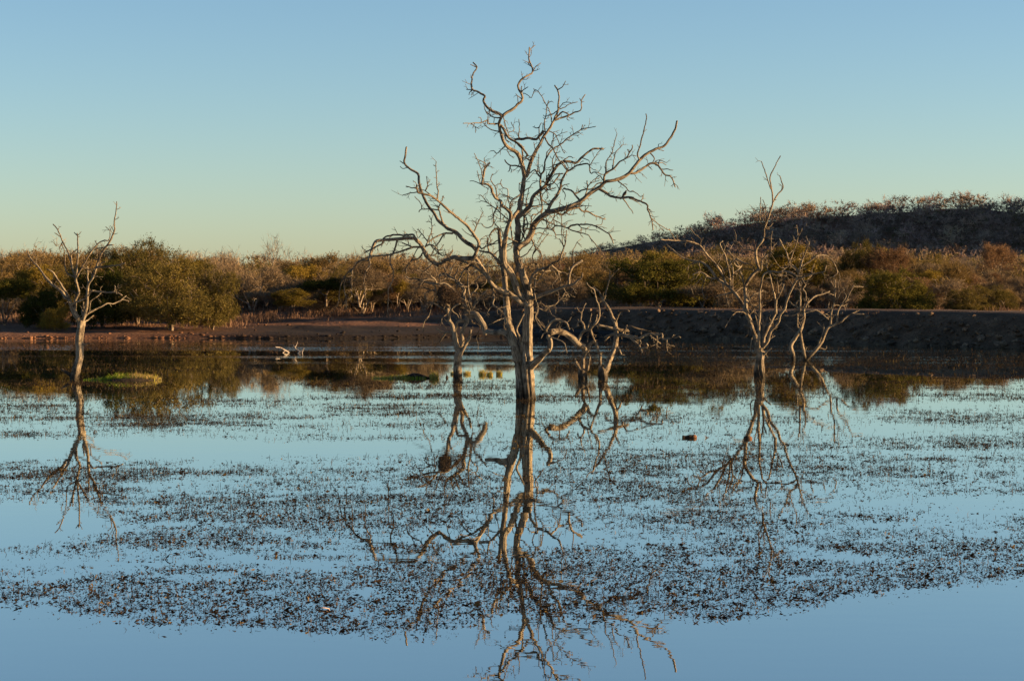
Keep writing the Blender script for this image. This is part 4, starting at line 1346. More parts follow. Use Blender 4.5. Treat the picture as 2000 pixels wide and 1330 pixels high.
for (x, y) in cand:
    u = x / y * F_PX + 1000
    if y < 133 and rng.random() < 0.5:
        k = 'low'
    else:
        w8 = dict(bare=0.42, ochre=0.26, yellow=0.10, olive=0.06, red=0.07, pale=0.09)
        if u > 1050: w8 = dict(bare=0.46, ochre=0.26, yellow=0.06, olive=0.05, red=0.11, pale=0.06)
        if y < 146: w8['pale'] = 0.0
        k = rng.choice(list(w8), p=np.array(list(w8.values())) / sum(w8.values()))
    H = {'bare': 3.1, 'ochre': 3.6, 'yellow': 3.5, 'olive': 3.3, 'red': 3.4, 'pale': 4.2, 'low': 1.15}[k] * (rng.uniform(0.72, 1.15) if y < 190 else rng.uniform(0.85, 1.08))
    if y < 145: H *= 0.85
    W = {'bare': 3.2, 'ochre': 3.6, 'yellow': 3.4, 'olive': 4.0, 'red': 3.6, 'pale': 3.2, 'low': 2.0}[k] * rng.uniform(0.8, 1.25)
    cap = height_cap(x, y) * rng.uniform(0.85, 1.08)
    if cap < 1.0:
        k = 'low'; W = 2.0 * rng.uniform(0.8, 1.25); H = max(0.45, min(1.15, cap)) * rng.uniform(0.8, 1.1)
    else:
        if H > cap: W *= max(0.6, cap / H); H = cap
    if ind < 300 and y < 190:
        lab, cat, grp = KINDS[k]
        SOLO.append((place_scrub(k, int(rng.integers(4)), x, y, H, W, rng.uniform(0, 6.28), lab, cat, grp), k, H))
        ind += 1
    else:
        mass.append((k, x, y, H, W))
print('individual shrubs', ind, 'in the mass', len(mass))
# a label of its own for every shrub: its size, its row and the landmark it stands beside
MARKS = [(10, 'the left picture edge'), (150, 'the lone slender dead tree'), (265, 'the tall pointed olive bush'), (340, 'the largest olive bush'), (420, 'the narrow olive bush'),
         (490, 'the open gap in the bushes'), (545, 'the crooked skyline tree'), (570, 'the round yellowish shrub'), (637, 'the flat topped thorn bush'), (705, 'the drooping twigs'),
         (760, 'the longest hanging twig'), (830, 'the twig nest'), (893, 'the nest tree trunk'), (975, 'the tallest tree\'s left stem'), (1032, 'the tallest dead trunk'),
         (1110, 'the upturned right branch'), (1180, 'the small leaning dead tree'), (1285, 'the large dark bush'), (1392, 'the olive bush on the dam'), (1483, 'the many-limbed dead tree'),
         (1565, 'the three stemmed dead tree'), (1672, 'the olive tree on the right'), (1752, 'the round dark bush'), (1835, 'the pale thin trunked tree'), (1920, 'the pair of low bushes'), (1990, 'the right picture edge')]
SHORT = {'bare': 'grey leafless shrub', 'ochre': 'ochre leaved shrub', 'yellow': 'yellow green shrub', 'olive': 'olive thorn bush', 'red': 'rust brown shrub', 'pale': 'bare pale tree', 'low': 'low dry brush'}
NTH = ['', 'second ', 'third ', 'fourth ', 'fifth ', 'sixth ', 'seventh ', 'eighth ', 'ninth ', 'tenth ']
seen = {}
for o_, k_, H_ in sorted(SOLO, key=lambda q: q[0].location.y):
    u_ = o_.location.x / o_.location.y * F_PX + 1000
    mk = min(MARKS, key=lambda q: abs(q[0] - u_))
    row = 'in front row' if o_.location.y < 134 else 'in second row' if o_.location.y < 142 else 'in third row' if o_.location.y < 151 else 'farther back'
    if abs(u_ - mk[0]) < 14: side = 'behind ' + mk[1]
    elif u_ < mk[0]: side = 'left of ' + mk[1] if mk[0] > 10 else 'beyond ' + mk[1]
    else: side = 'right of ' + mk[1] if mk[0] < 1990 else 'beyond ' + mk[1]
    sz = '' if k_ == 'low' else 'small ' if H_ < 1.9 else 'tall ' if H_ > 3.2 else ''
    lab = sz + SHORT[k_] + ' ' + row + ' ' + side
    i_ = seen.get(lab, 0); seen[lab] = i_ + 1
    o_['label'] = NTH[min(i_, 9)] + lab if i_ else lab

TINT = {'bare': (0.158, 0.119, 0.070), 'ochre': (0.15, 0.108, 0.05), 'yellow': (0.115, 0.092, 0.028), 'olive': (0.095, 0.078, 0.02),
        'red': (0.135, 0.085, 0.048), 'pale': (0.185, 0.145, 0.095), 'low': (0.17, 0.12, 0.085)}
LOWP = {(k, lod): [make_scrub(s + i * 7, st, H, W, n=nn_, stems=3, twigs=tw_, leafs=min(lf, lm_) if lf else 0, leaf=(lfs[0] * ls_, lfs[1] * ls_), twig_len=tl * (1 + 0.15 * lod), spiky=0.7, tw=rw_, side=sd_, cheap=True)
            for i in range(4)] for lod, (nn_, tw_, lm_, ls_, rw_, sd_) in enumerate(((27, 4, 3, 1.0, 0.045, 1), (18, 5, 2, 1.05, 0.06, 0), (11, 5, 2, 1.5, 0.09, 0))) for k, s, st, H, W, lf, lfs, tl in (
    ('bare', 301, 'fan', 3.8, 3.4, 2, (0.15, 0.07), 0.9), ('ochre', 311, 'tree', 4.4, 4.0, 3, (0.20, 0.11), 0.7),
    ('yellow', 321, 'tree', 4.2, 3.8, 3, (0.24, 0.13), 0.6), ('olive', 331, 'dome', 4.5, 5.2, 4, (0.26, 0.14), 0.6),
    ('red', 341, 'tree', 4.6, 4.4, 3, (0.24, 0.13), 0.6), ('pale', 351, 'tree', 5.0, 3.8, 0, (0.1, 0.05), 0.9), ('hillb', 371, 'dome', 4.0, 4.0, 2, (0.16, 0.08), 0.9), ('low', 361, 'fan', 1.5, 2.2, 1, (0.1, 0.05), 0.5))}
PH = {'bare': (3.8, 3.4), 'ochre': (4.4, 4.0), 'yellow': (4.2, 3.8), 'olive': (4.5, 5.2), 'red': (4.6, 4.4), 'pale': (5.0, 3.8), 'low': (1.5, 2.2), 'hillb': (4.0, 4.0)}

def mass_mesh(name, items, tints, label, seed, zfun, lo=0.8, hi=1.4):
    rng = np.random.default_rng(seed)
    V = []; Q = []; T = []; C = []; b = 0
    for (k, x, y, H, W) in items:
        (tv, tq, _), (cv, cq, ct) = LOWP[(k, 0 if y < 215 else 1 if y < 400 else 2)][rng.integers(4)]
        a = rng.uniform(0, 6.28); c, s = math.cos(a), math.sin(a)
        sc = np.array((W / PH[k][1], W / PH[k][1], H / PH[k][0]))
        M = np.array([[c, s, 0], [-s, c, 0], [0, 0, 1]])
        z = float(zfun(x, y))
        tint = np.array(tints[k]) * rng.uniform(lo, hi) * np.array((1, rng.uniform(0.93, 1.07), rng.uniform(0.9, 1.1)))
        for vv, qq, tt, tn in ((tv, tq, None, np.array((0.13, 0.098, 0.07)) * rng.uniform(0.6, 1.3)), (cv, cq, ct, tint)):
            p = (vv * sc) @ M + np.array((x, y, z))
            V.append(p); Q.append(qq + b)
            if tt is not None: T.append(tt + b)
            j = rng.uniform(0.7, 1.2, len(p))[:, None]
            C.append(tn[None] * (np.repeat(j[::4], 4, 0)[:len(p)] if len(p) % 4 == 0 else j))
            b += len(p)
    o = link(name, mesh_np(name, np.vstack(V), [np.vstack(Q), np.vstack(T)], col=np.vstack(C)), MAT['tint'])
    return tag(o, label, 'scrub', kind='stuff')
mass_mesh('far_scrub', mass, TINT, 'dense brown and ochre scrub filling the plain behind the front bushes', 5, ground_z)

# wooded hill on the right
rng = np.random.default_rng(91)
items = []
HT = {'hillb': (0.15, 0.11, 0.085), 'bare': (0.17, 0.125, 0.095), 'red': (0.15, 0.10, 0.072), 'olive': (0.08, 0.068, 0.03), 'pale': (0.18, 0.14, 0.11)}
n = 0
while n < 1900:
    x = rng.uniform(5, 190); y = rng.uniform(450, 562)
    hz = float(np.interp(x, HILL_X, HILL_Z))
    if x / y > 0.29: continue
    k = rng.choice(['bare', 'hillb', 'red', 'olive', 'pale'], p=(0.36, 0.48, 0.04, 0.08, 0.04))
    hf = np.clip((x - 5) / 45, 0.35, 1)
    H = rng.uniform(2.6, 4.8) * max(hf, 0.5); W = rng.uniform(3.8, 6.4) * max(hf, 0.5)
    items.append((k, x, y, H, W)); n += 1
mass_mesh('hill_wood', items, HT, 'leafless wood covering the long hill at the right', 6, lambda x, y: ground_z(x, y) - 0.35, 0.45, 2.3)['category'] = 'wood'

# dry grass on the bank and between the bushes
rng = np.random.default_rng(15)
def blades(px, py, pz, h, w, col, rng, lean=0.5):
    n = len(px)
    a = rng.uniform(0, 6.28, n); b = rng.uniform(0, 6.28, n)
    P = np.stack([px, py, pz], 1)
    s = np.stack([np.cos(a), np.sin(a), 0 * a], 1) * (w / 2)[:, None]
    ld = np.stack([np.cos(b), np.sin(b), 0 * b], 1) * (h * lean * rng.uniform(0.1, 1, n))[:, None]
    up = np.array((0, 0, 1.0))
    mid = P + ld * 0.35 + up * (h * 0.6)[:, None]
    tip = P + ld + up * (h * rng.uniform(0.85, 1.0, n))[:, None]
    V = np.stack([P - s, P + s, mid + s * 0.7, mid - s * 0.7, tip], 1).reshape(-1, 3)
    bs = (np.arange(n) * 5)[:, None]
    return V, bs + np.array([[0, 1, 2, 3]]), bs + np.array([[3, 2, 4]]), np.repeat(col, 5, 0)
gx_ = []; gy_ = []; gh_ = []
for _ in range(4200):
    x = rng.uniform(-36, 36); y = rng.uniform(117, 150) if rng.random() < 0.65 else rng.uniform(114, 124)
    s = float(land_s(x, y))
    ds = float(dam_sd(x, y)) if y < 122 else 20
    if x > 0 and y < 122 and (ds < 4.2): continue
    dens = fbm(x * 0.25, y * 0.25, 61)
    if s < 7 or dens < 0.38 or (s < 11 and dens < 0.56): continue
    m = rng.integers(14, 36); r = rng.uniform(0.15, 0.7)
    gx_.append(x + rng.normal(size=m) * r); gy_.append(y + rng.normal(size=m) * r); gh_.append(rng.uniform(0.2, 1.0) * (0.35 + 1.1 * fbm(x * 0.9, y * 0.9, 67, 3)) * rng.uniform(0.5, 1.1, m) * (1.0 if s > 8 else 0.45))
for _ in range(260):
    i = int(rng.integers(8, len(DP))); 
    if DP[i][0] > 30: continue
    if fbm(DS[i] * 0.3, 4.4, 63) < 0.5: continue
    o_ = rng.uniform(1.9, 6.0); p_ = DP[i] + nrm[i] * o_; m = rng.integers(6, 22)
    gx_.append(p_[0] + rng.normal(size=m) * 0.15); gy_.append(p_[1] + rng.normal(size=m) * 0.15); gh_.append(rng.uniform(0.08, 0.4) * rng.uniform(0.5, 1.1, m))
gxx = np.concatenate(gx_); gyy = np.concatenate(gy_); ghh = np.concatenate(gh_) * 0.7
gzz = ground_z(gxx, gyy)
dsd = np.where(gyy < 126, dam_sd(gxx, gyy), 50)
gzz = np.where((gxx > 0) & (dsd > 1.5) & (dsd < 7.5), np.maximum(gzz, 1.34), gzz)
colr = np.array((0.19, 0.12, 0.08))[None] * rng.uniform(0.55, 1.25, len(gxx))[:, None]
V, Q, T, C = blades(gxx, gyy, gzz - 0.02, ghh, np.full(len(gxx), 0.03), colr, rng)
tag(link('dry_grass', mesh_np('dry_grass', V, [Q, T], col=C), MAT['tint']), 'pinkish dry grass between the bushes on the far bank', 'grass', kind='stuff')
print('grass blades', len(gxx))

# stones and clods along the muddy waterline
rng = np.random.default_rng(19)
V = []; Fc = []; base = 0
for _ in range(900):
    x = rng.uniform(-34, 5)
    y = float(shore_y(np.array(x))) + (rng.normal() * 0.18 if rng.random() < 0.65 else rng.uniform(0, 12))
    me = rocks[rng.integers(14)]
    co = np.empty(len(me.vertices) * 3, np.float32); me.vertices.foreach_get('co', co); co = co.reshape(-1, 3)
    f = np.array([tuple(p.vertices) for p in me.polygons if len(p.vertices) == 3])
    r = (0.03 + 0.13 * rng.random() ** 3) * (1 if y < 112.5 else 0.7)
    V.append(co * np.array((r * 1.4, r, r)) + np.array((x, y, float(ground_z(x, y)) + r * 0.15))); Fc.append(f + base); base += len(co)
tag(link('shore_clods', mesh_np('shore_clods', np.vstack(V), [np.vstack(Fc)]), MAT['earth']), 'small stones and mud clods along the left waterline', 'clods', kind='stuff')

# ------------------------------------------------------------------ water weed
rng = np.random.default_rng(201)
def weed_density(px, py, X, Y):
    """how thickly weed stands at a spot of the lake, sprigs per square metre"""
    edge = np.interp(px, [-300, 0, 200, 400, 600, 720, 900, 1200, 1400, 1600, 1660, 1800, 2000, 2300],
                     [1165, 1172, 1192, 1212, 1235, 1252, 1245, 1228, 1205, 1182, 1152, 1132, 1112, 1100]) + 12
    f = np.zeros_like(px)
    px = px + 90 * (fbm(X * 0.35, Y * 0.35, 58, 3) - 0.5); py = py + np.interp(py, [650, 800, 1100], [5, 18, 46]) * (fbm(X * 0.45, Y * 0.3, 59, 3) - 0.5)
    def band(y0, y1, x0, x1, v, sy=14.0, sx=60.0):
        m = np.clip((py - y0) / sy, 0, 1) * np.clip((y1 - py) / sy, 0, 1) * np.clip((px - x0) / sx, 0, 1) * np.clip((x1 - px) / sx, 0, 1)
        return v * m
    f = np.maximum(f, band(1035, 1300, -400, 2400, 0.62, 40))
    f = np.maximum(f, band(1090, 1260, 60, 1560, 1.0, 30, 120))
    f = np.maximum(f, band(1060, 1165, 1150, 2400, 0.85, 26, 150))
    f = np.maximum(f, band(900, 1110, -400, 1050, 0.62, 22, 160))
    f = np.maximum(f, band(940, 1090, 200, 900, 0.88, 30, 120))
    f = np.maximum(f, band(890, 960, -400, 420, 0.80, 10, 100))
    f = np.maximum(f, band(770, 862, -400, 1000, 0.62, 14, 200))
    f = np.maximum(f, band(785, 1070, 900, 2400, 0.36, 30, 200))
    f = np.maximum(f, band(880, 905, 500, 1300, 0.42, 8, 120))
    f = np.maximum(f, band(735, 790, 480, 1300, 0.55, 10, 80))
    f = np.maximum(f, band(690, 730, -400, 480, 0.75, 6, 80))
    f = np.maximum(f, band(735, 775, -400, 330, 0.50, 8, 80))
    f = np.maximum(f, band(668, 706, -400, 1100, 0.85, 6, 80))
    f = np.maximum(f, band(712, 724, 330, 760, 0.75, 4, 60))
    f = np.maximum(f, band(664, 722, 1040, 2400, 0.95, 6, 60))
    f = np.maximum(f, band(718, 790, 1180, 2400, 0.50, 10, 60))
    # open water
    def hole(cx, cy, rx, ry, v):
        return 1 - v * np.clip(1.35 - ((px - cx) / rx) ** 2 - ((py - cy) / ry) ** 2, 0, 1)
    f *= hole(40, 1030, 220, 62, 1.0)
    f *= hole(-150, 1080, 250, 40, 0.6)
    f *= hole(260, 876, 520, 17, 1.0)
    f *= hole(640, 880, 220, 12, 0.9)
    f *= hole(20, 872, 300, 16, 1.0)
    f *= hole(380, 1138, 110, 13, 0.85)
    f *= hole(560, 1108, 150, 9, 0.6)
    f *= hole(520, 762, 130, 14, 0.9)
    f *= hole(400, 700, 60, 12, 0.5)
    f *= hole(1110, 745, 60, 18, 0.7)
    f *= hole(1700, 752, 140, 10, 0.5)
    edge = edge + 46 * (fbm(X * 0.5, Y * 0.2, 55, 4) - 0.5) + 14 * (fbm(X * 3.1, Y * 1.2, 56, 2) - 0.5)
    f *= 0.08 * np.clip((edge + 26 - py) / 26.0, 0, 1) + 0.92 * np.clip((edge - py) / 20.0, 0, 1)
    return f

def weed_clumps(f, X, Y):
    # clumping, drawn out sideways as the eye sees it
    n = fbm(X * 0.42, Y * 0.62, 71, 4)
    n2 = fbm(X * 2.1, Y * 1.9, 83, 3)
    n3 = fbm(X * 0.14, Y * 0.85, 97, 3)
    c = np.clip((n - 0.26) * 2.6, 0.05, 1.3) * np.clip((n2 - 0.20) * 2.2, 0, 1.25) * np.clip((n3 - 0.17) * 2.6, 0.2, 1.15)
    return f ** 1.3 * c

NW = 2400000
# sample evenly over the lake in view (and a little past its sides)
dd = np.sqrt(rng.uniform(18.5 ** 2, 111.0 ** 2, NW))
uu = rng.uniform(-0.2326 * 1.18, 0.2326 * 1.18, NW)
X = uu * dd; Y = dd
v = np.arctan2(CAM_H, dd)
py = 540 + F_PX * CAM_H / dd; px = 1000 + F_PX * uu
area = 0.2326 * 1.18 * (111.0 ** 2 - 18.5 ** 2)
per = 6000.0 * np.interp(dd, [18, 26, 45, 70, 82, 110], [0.80, 0.66, 0.22, 0.085, 0.018, 0.007]) * area / NW
f0 = weed_density(px, py, X, Y)
m0 = rng.uniform(0, 1, NW) < np.minimum(1, per * 2.0 * f0)          # thin out before the costly noise
X, Y, dd, per, f0 = X[m0], Y[m0], dd[m0], per[m0], f0[m0]
keep = (rng.uniform(0, 1, len(X)) < per * weed_clumps(f0, X, Y) / np.maximum(np.minimum(1, per * 2.0 * f0), 1e-6)) & (land_s(X, Y) < -0.05)
X, Y, dd = X[keep], Y[keep], dd[keep]
print('weed sprigs', len(X))
n = len(X)
# each sprig: a few short curled leaves lying on or rising from the water, some with an upright stalk
Vs = []; Qs = []; Ts = []; Cs = []; b = 0
size = np.clip(rng.lognormal(-0.1, 0.38, n), 0.4, 2.6) * np.interp(dd, [18, 28, 50, 110], [1.25, 1.15, 1.2, 1.35])
hue = rng.uniform(0, 1, n)
base_c = np.where((hue < 0.70)[:, None], np.array((0.032, 0.026, 0.022)), np.where((hue < 0.92)[:, None], np.array((0.075, 0.052, 0.032)), np.array((0.17, 0.12, 0.045))))
base_c = base_c * (rng.uniform(0.4, 1.2, n) * np.interp(dd, [18, 60, 85], [0.62, 0.6, 0.5]))[:, None]
for k in range(4):
    m = rng.uniform(0, 1, n) < (1.0, 0.65, 0.25, 0.0)[k]
    q = int(m.sum())
    a = rng.uniform(0, 6.28, q)
    P = np.stack([X[m] + rng.normal(size=q) * 0.018, Y[m] + rng.normal(size=q) * 0.03, np.full(q, -0.002)], 1)
    el = 0.02 + 0.8 * rng.uniform(0, 1, q) ** 3
    D = np.stack([np.cos(a) * np.cos(el), np.sin(a) * np.cos(el), np.sin(el)], 1)
    L = 0.031 * size[m] * rng.uniform(0.5, 1.4, q)
    W = 0.0055 * size[m] * rng.uniform(0.6, 1.5, q)
    ph = rng.uniform(0.2, 1.5, q)          # the blades lie curled on edge
    s = np.stack([-np.sin(a) * np.cos(ph), np.cos(a) * np.cos(ph), np.sin(ph)], 1) * (W / 2)[:, None]
    mid = P + D * (L * 0.5)[:, None]
    droop = rng.uniform(-0.5, 0.6, q)
    tip = mid + np.stack([np.cos(a + droop) * 0.6, np.sin(a + droop) * 0.6, rng.uniform(-0.5, 0.45, q)], 1) * (L * 0.55)[:, None]
    tip[:, 2] = np.maximum(tip[:, 2], 0.001)
    V = np.stack([P, mid + s * 1.25, tip, mid - s * 1.25], 1).reshape(-1, 3)
    bs = b + (np.arange(q) * 4)[:, None]
    Vs.append(V); Qs.append(bs + np.array([[0, 1, 2, 3]]))
    Cs.append(np.repeat(base_c[m] * rng.uniform(0.7, 1.3, q)[:, None], 4, 0)); b += len(V)
m = rng.uniform(0, 1, n) < np.interp(dd, [18, 40, 70, 110], [0.04, 0.16, 0.16, 0.10])      # stalks
q = int(m.sum())
hgt = rng.uniform(0.025, 0.085, q) * np.interp(dd[m], [18, 40, 110], [0.75, 1.2, 1.5])
V, Q, T, C = blades(X[m], Y[m], np.full(q, -0.003), hgt, np.interp(dd[m], [18, 60, 110], [0.005, 0.010, 0.016]), base_c[m] * 1.3, rng, lean=0.9)
Vs.append(V); Qs.append(Q + b); Ts.append(T + b); Cs.append(C)
o = link('water_weed', mesh_np('water_weed', np.vstack(Vs), [np.vstack(Qs), np.vstack(Ts)], col=np.vstack(Cs)), MAT['weed'])
tag(o, 'brown water weed standing in drifts across the lake surface', 'water weed', kind='stuff')

# ------------------------------------------------------------------ grass islets, logs, nest and other small things
def tuft_arrays(rng, n, r, h, w, green, dry, dryf, z0=0.0, cx=0.0, cy=0.0, ry=None, lean=0.7):
    a = rng.uniform(0, 6.28, n); rr = r * np.sqrt(rng.uniform(0, 1, n))
    x = cx + rr * np.cos(a); y = cy + (ry / r if ry else 1) * rr * np.sin(a)
    hh = h * rng.uniform(0.45, 1.0, n) * (1.1 - 0.5 * (rr / r) ** 2) * (1 + 0.5 * (rng.uniform(0, 1, n) > 0.85))
    c = np.where((rng.uniform(0, 1, n) < dryf)[:, None], np.array(dry), np.array(green)) * rng.uniform(0.6, 1.3, n)[:, None]
    return blades(x, y, np.full(n, z0), hh, np.full(n, w), c, rng, lean=lean)

def blob(rng, rx, ry, rz, seed, nu=20, nv=8):
    V = []
    for j in range(nv + 1):
        ph = -0.6 + (math.pi / 2 + 0.6) * j / nv
        for i in range(nu):
            th = 6.2832 * i / nu
            k = 0.75 + 0.5 * float(fbm(np.array(math.cos(th) * 2 + seed), np.array(math.sin(th) * 2 + ph * 2), seed))
            V.append((rx * k * math.cos(ph) * math.cos(th), ry * k * math.cos(ph) * math.sin(th), rz * k * math.sin(ph)))
    Q = []
    for j in range(nv):
        for i in range(nu):
            Q.append((j * nu + i, j * nu + (i + 1) % nu, (j + 1) * nu + (i + 1) % nu, (j + 1) * nu + i))
    return np.array(V), np.array(Q)

GREEN = (0.20, 0.27, 0.03); YGREEN = (0.32, 0.29, 0.05); DRYG = (0.42, 0.30, 0.15)
rng = np.random.default_rng(303)
d0 = water_d(742); p = at(258, 742, d0); p[2] = 0
isl = empty('grass_islet', p)
tag(isl, 'low bright green grass islet right of the lone dead tree', 'grass islet')
V, Q = blob(rng, 0.85, 0.4, 0.07, 3)
link('mud', mesh_np('mud', V, [Q], smooth=True), MAT['mud'], isl)
for (cx, r, h, g_, dr, n) in ((-0.62, 0.22, 0.22, GREEN, 0.05, 420), (-0.38, 0.20, 0.30, GREEN, 0.15, 420), (-0.10, 0.26, 0.26, GREEN, 0.35, 500), (0.14, 0.22, 0.33, YGREEN, 0.55, 450), (0.38, 0.24, 0.28, YGREEN, 0.5, 450), (0.64, 0.26, 0.20, YGREEN, 0.45, 450), (-1.25, 0.22, 0.09, GREEN, 0.1, 160), (-0.95, 0.14, 0.15, GREEN, 0.1, 160)):
    V, Q, T, C = tuft_arrays(rng, n, r, h, 0.012, g_, DRYG, dr, 0.0, cx, 0, 0.25)
    V[:, 2] *= 0.72
    link('tuft', mesh_np('tuft', V, [Q, T], col=C), MAT['grass_green'], isl)

d0 = water_d(739); p = at(800, 739, d0); p[2] = 0
lg = empty('sunken_log', p)
tag(lg, 'dark half sunken log with a fringe of grass left of the nest tree', 'log')
T_ = Tubes()
xs = np.linspace(-0.52, 0.70, 26)
T_.add(np.stack([xs, 0.03 * np.sin(xs * 6), 0.03 + 0.035 * np.sin(xs * 5 + 1)], 1), 0.07 + 0.022 * np.sin(xs * 7) - 0.04 * np.abs(xs - 0.1), 14, rough=0.5, seed=5)
T_.build('wood', MAT['log'], lg)
for (cx, r, h, g_, dr, n) in ((-0.85, 0.32, 0.10, YGREEN, 0.2, 320), (-0.5, 0.22, 0.15, YGREEN, 0.25, 220), (0.74, 0.15, 0.26, YGREEN, 0.35, 300), (-0.15, 0.22, 0.16, YGREEN, 0.2, 220), (0.25, 0.3, 0.12, GREEN, 0.2, 220)):
    V, Q, T, C = tuft_arrays(rng, n, r, h, 0.011, g_, DRYG, dr, 0.0, cx, -0.02, 0.22)
    link('tuft', mesh_np('tuft', V, [Q, T], col=C), MAT['grass_green'], lg)

TUS = [(886, 731, 0.10, 0.13, 'small grass tussock hugging the left of the nest tree trunk'), (912, 731, 0.13, 0.15, 'grass tussock just right of the nest tree trunk'),
       (943, 732, 0.15, 0.24, 'tallest yellow grass tussock between the nest tree and the tallest dead tree'), (957, 733, 0.09, 0.18, 'grass tussock leaning on the tallest yellow tussock'),
       (975, 732, 0.10, 0.18, 'yellow grass tussock closest to the tallest dead trunk')]
for (tx, ty, r, h, lab) in TUS:
    d0 = water_d(ty); p = at(tx, ty, d0); p[2] = 0
    t_ = empty('grass_tussock', p)
    tag(t_, lab, 'grass tussock', 'grass tussocks in the lake')
    V, Q, T, C = tuft_arrays(rng, 170, r, h, 0.011, YGREEN, DRYG, 0.35, lean=1.1)
    link('blades', mesh_np('blades', V, [Q, T], col=C), MAT['grass_green'], t_)

# bleached driftwood
def drift(name, label, px, py, paths):
    d0 = water_d(py); o_ = at(px, py, d0); o_[2] = 0
    r_ = empty(name, o_); tag(r_, label, 'driftwood', 'bleached branches in the far water')
    for (w0, w1, pts, dz) in paths:
        S, s = smooth_path(np.array(pts, float), 1.5)
        t = s / s[-1]
        X = np.array([at(a, b_, d0 + dz * q) for (a, b_), q in zip(S, t)])
        T_ = Tubes(); T_.add(X, 0.7 * (w0 + (w1 - w0) * t) / 2 / F_PX * d0, 8, rough=0.2, seed=int(pts[0][0]) % 31)
        T_.build('branch', MAT['driftwood'], r_, o_)
drift('driftwood', 'bleached white branch arching out of the water, left one of the pair', 556, 689,
      [(4.5, 3, [(566, 692), (562, 687), (555, 683), (548, 679), (538, 678)], -0.3), (3.5, 2.5, [(550, 692), (556, 686), (562, 687)], 0.2), (2, 1, [(560, 686), (566, 684)], 0.1)])
drift('driftwood', 'bleached white branch with a dark twig, right one of the pair', 584, 690,
      [(4.5, 3, [(588, 692), (584, 686), (578, 682), (573, 675)], 0.3), (3.5, 2.5, [(580, 692), (588, 685), (592, 686)], -0.2), (2, 1, [(576, 679), (580, 672), (581, 667)], 0.2), (3, 1.5, [(590, 690), (592, 683), (594, 680)], 0.1)])

# two floating stubs with a split, sunlit end
def stub(px, py, length, r, label):
    d0 = water_d(py); p = at(px, py, d0); p[2] = 0
    root = empty('log_stub', p); tag(root, label, 'log', 'floating log stubs')
    T_ = Tubes()
    xs = np.linspace(-length / 2, length / 2, 12)
    T_.add(np.stack([xs, 0.02 * np.sin(xs * 9), r * 0.15 + 0 * xs], 1), r * (0.85 + 0.2 * np.sin(xs * 30)), 14, rough=0.35, seed=int(px) % 40, flat_end=True)
    T_.build('bark', MAT['log'], root)
    T_ = Tubes()
    xs = np.array((0.0, 0.02, 0.05, 0.07, 0.085)) + length / 2 - 0.01
    T_.add(np.stack([xs, 0 * xs, r * 0.2 + 0 * xs], 1), r * np.array((0.8, 0.95, 0.9, 0.75, 0.5)), 12, rough=0.5, seed=int(px) % 40 + 2, flat_end=True)
    T_.build('split_end', MAT['cutwood'], root)
stub(1343, 855, 0.20, 0.05, 'short dark floating log with an orange end, left of the right hand reflections')
stub(1457, 857, 0.08, 0.05, 'stubby floating log end inside the reflection of the many-limbed dead tree')

# a pale curled leaf on the near weed
d0 = water_d(1190); p = at(631, 1190, d0)
lv = []; lq = []
nu, nv = 9, 5
for i in range(nu):
    u = i / (nu - 1)
    wd = 0.026 * math.sin(math.pi * min(1, u * 0.95 + 0.04)) ** 0.7
    for j in range(nv):
        t = j / (nv - 1) * 2 - 1
        lv.append((0.12 * (u - 0.5), t * wd, 0.004 + 0.012 * math.sin(math.pi * u) + 0.010 * (1 - t * t) * 0.6 - 0.004 * t))
for i in range(nu - 1):
    for j in range(nv - 1):
        lq.append((i * nv + j, (i + 1) * nv + j, (i + 1) * nv + j + 1, i * nv + j + 1))
lf = link('dry_leaf', mesh_np('dry_leaf', np.array(lv), [np.array(lq)], smooth=True), MAT['pale_leaf'])
lf.location = (p[0], p[1], 0.0)
sm = lf.modifiers.new('thickness', 'SOLIDIFY'); sm.thickness = 0.003
tag(lf, 'pale orange curled leaf floating on the near weed', 'leaf')

# tiny dark snag left of the nest tree trunk
d0 = water_d(738); p = at(873, 738, d0); p[2] = 0
T_ = Tubes()
T_.add(np.array([(0, 0, -0.03), (0.002, 0, 0.02), (0.0, 0, 0.05), (-0.008, 0, 0.075), (-0.004, 0, 0.12)]), [0.04, 0.04, 0.03, 0.014, 0.007], 10, rough=0.3, seed=4)
sn = T_.build('snag', MAT['log'])
sn.location = p
tag(sn, 'tiny dark snag poking from the water left of the nest tree trunk', 'snag')

# nest of dark twigs
d0 = water_d(740); c0 = at(868, 575, d0)
nest = empty('bird_nest', c0)
tag(nest, 'dark untidy twig nest hanging in the left branches of the forked dead tree', 'nest')
rng = np.random.default_rng(404)
n = 2600
v = unit(rng.normal(size=(n, 3))) * (rng.uniform(0.25, 1, n) ** 0.5)[:, None] * np.array((0.20, 0.18, 0.27))
v[:, 0] += -0.10 * v[:, 2]
D = unit(np.cross(v, rng.normal(size=(n, 3))) + rng.normal(size=(n, 3)) * 0.04 + v * 0.15)
V, Q, T, mid, tip = ribbons(v - D * 0.07, D, rng.uniform(0.08, 0.24, n), np.full(n, 0.012), rng)
link('twigs', mesh_np('twigs', V, [Q, T]), MAT['nest'], nest)
n = 500
v = np.stack([rng.uniform(-0.05, 0.50, n), rng.normal(size=n) * 0.1, rng.uniform(-0.25, 0.16, n)], 1)
D = unit(rng.normal(size=(n, 3)) + np.array((0.2, 0, -0.6)))
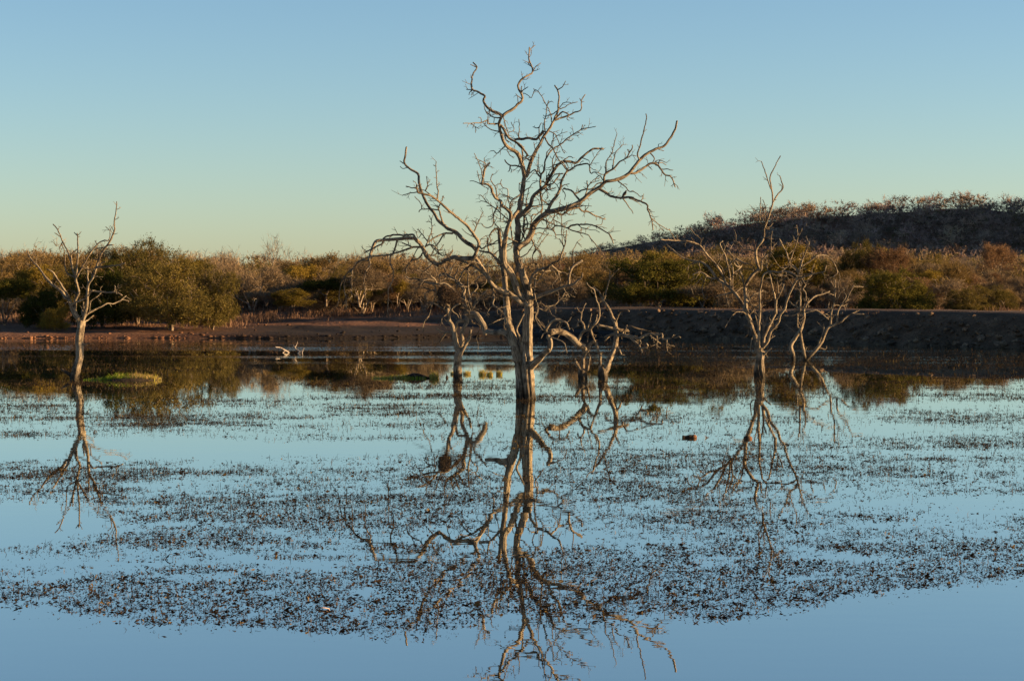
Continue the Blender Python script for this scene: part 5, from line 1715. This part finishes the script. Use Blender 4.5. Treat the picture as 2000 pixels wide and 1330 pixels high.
V, Q, T, mid, tip = ribbons(v, D, rng.uniform(0.12, 0.3, n), np.full(n, 0.008), rng)
link('loose_twigs', mesh_np('loose_twigs', V, [Q, T]), MAT['nest'], nest)

# small bird perched on the right hand limb of the tallest tree
import bmesh
def lathe(profile, axis_pts, name, mat, parent, sides=12):
    T_ = Tubes(); T_.add(np.array(axis_pts, float), np.array(profile, float), sides)
    return T_.build(name, mat, parent)
mt = [c for c in main_tree.children_recursive if c.type == 'MESH' and c.name.startswith('branch')]
tgt = np.array((1217.0, 386.0)); best = None
for c in mt:
    W_ = np.array([v_.co for v_ in c.data.vertices]) + np.array(main_tree.location)
    rel = W_ - np.array((0, 0, CAM_H))
    f_ = rel[:, 1] * CP - rel[:, 2] * SP; up_ = rel[:, 1] * SP + rel[:, 2] * CP
    pxs = 1000 + F_PX * rel[:, 0] / f_; pys = 665 - F_PX * up_ / f_
    dist = np.hypot(pxs - tgt[0], pys - tgt[1]) 
    m_ = dist < 5
    if m_.any():
        j = int(np.argmin(np.where(m_, pys, 1e9)))
        if best is None or pys[j] < best[0]: best = (pys[j], W_[j])
if best is not None:
    bp_ = best[1]
    bird = empty('perched_bird', bp_)
    tag(bird, 'small dark bird perched on the lower right limb of the tallest dead tree', 'bird')
    ax = [(-0.075, 0, -0.07), (-0.05, 0, -0.035), (-0.02, 0, 0.005), (0.01, 0, 0.045), (0.03, 0, 0.075), (0.038, 0, 0.095), (0.046, 0, 0.108), (0.058, 0, 0.112), (0.075, 0, 0.11)]
    lathe([0.008, 0.016, 0.034, 0.040, 0.030, 0.023, 0.022, 0.012, 0.003], ax, 'body', MAT['bird'], bird)
    lathe([0.014, 0.013, 0.009], [(-0.055, 0, -0.035), (-0.085, 0, -0.075), (-0.105, 0, -0.11)], 'tail', MAT['bird'], bird, 6)
    for sy in (-0.012, 0.012):
        lathe([0.004, 0.003, 0.003], [(0.0, sy, 0.02), (0.004, sy, 0.0), (0.006, sy, -0.012)], 'leg', MAT['bird'], bird, 5)
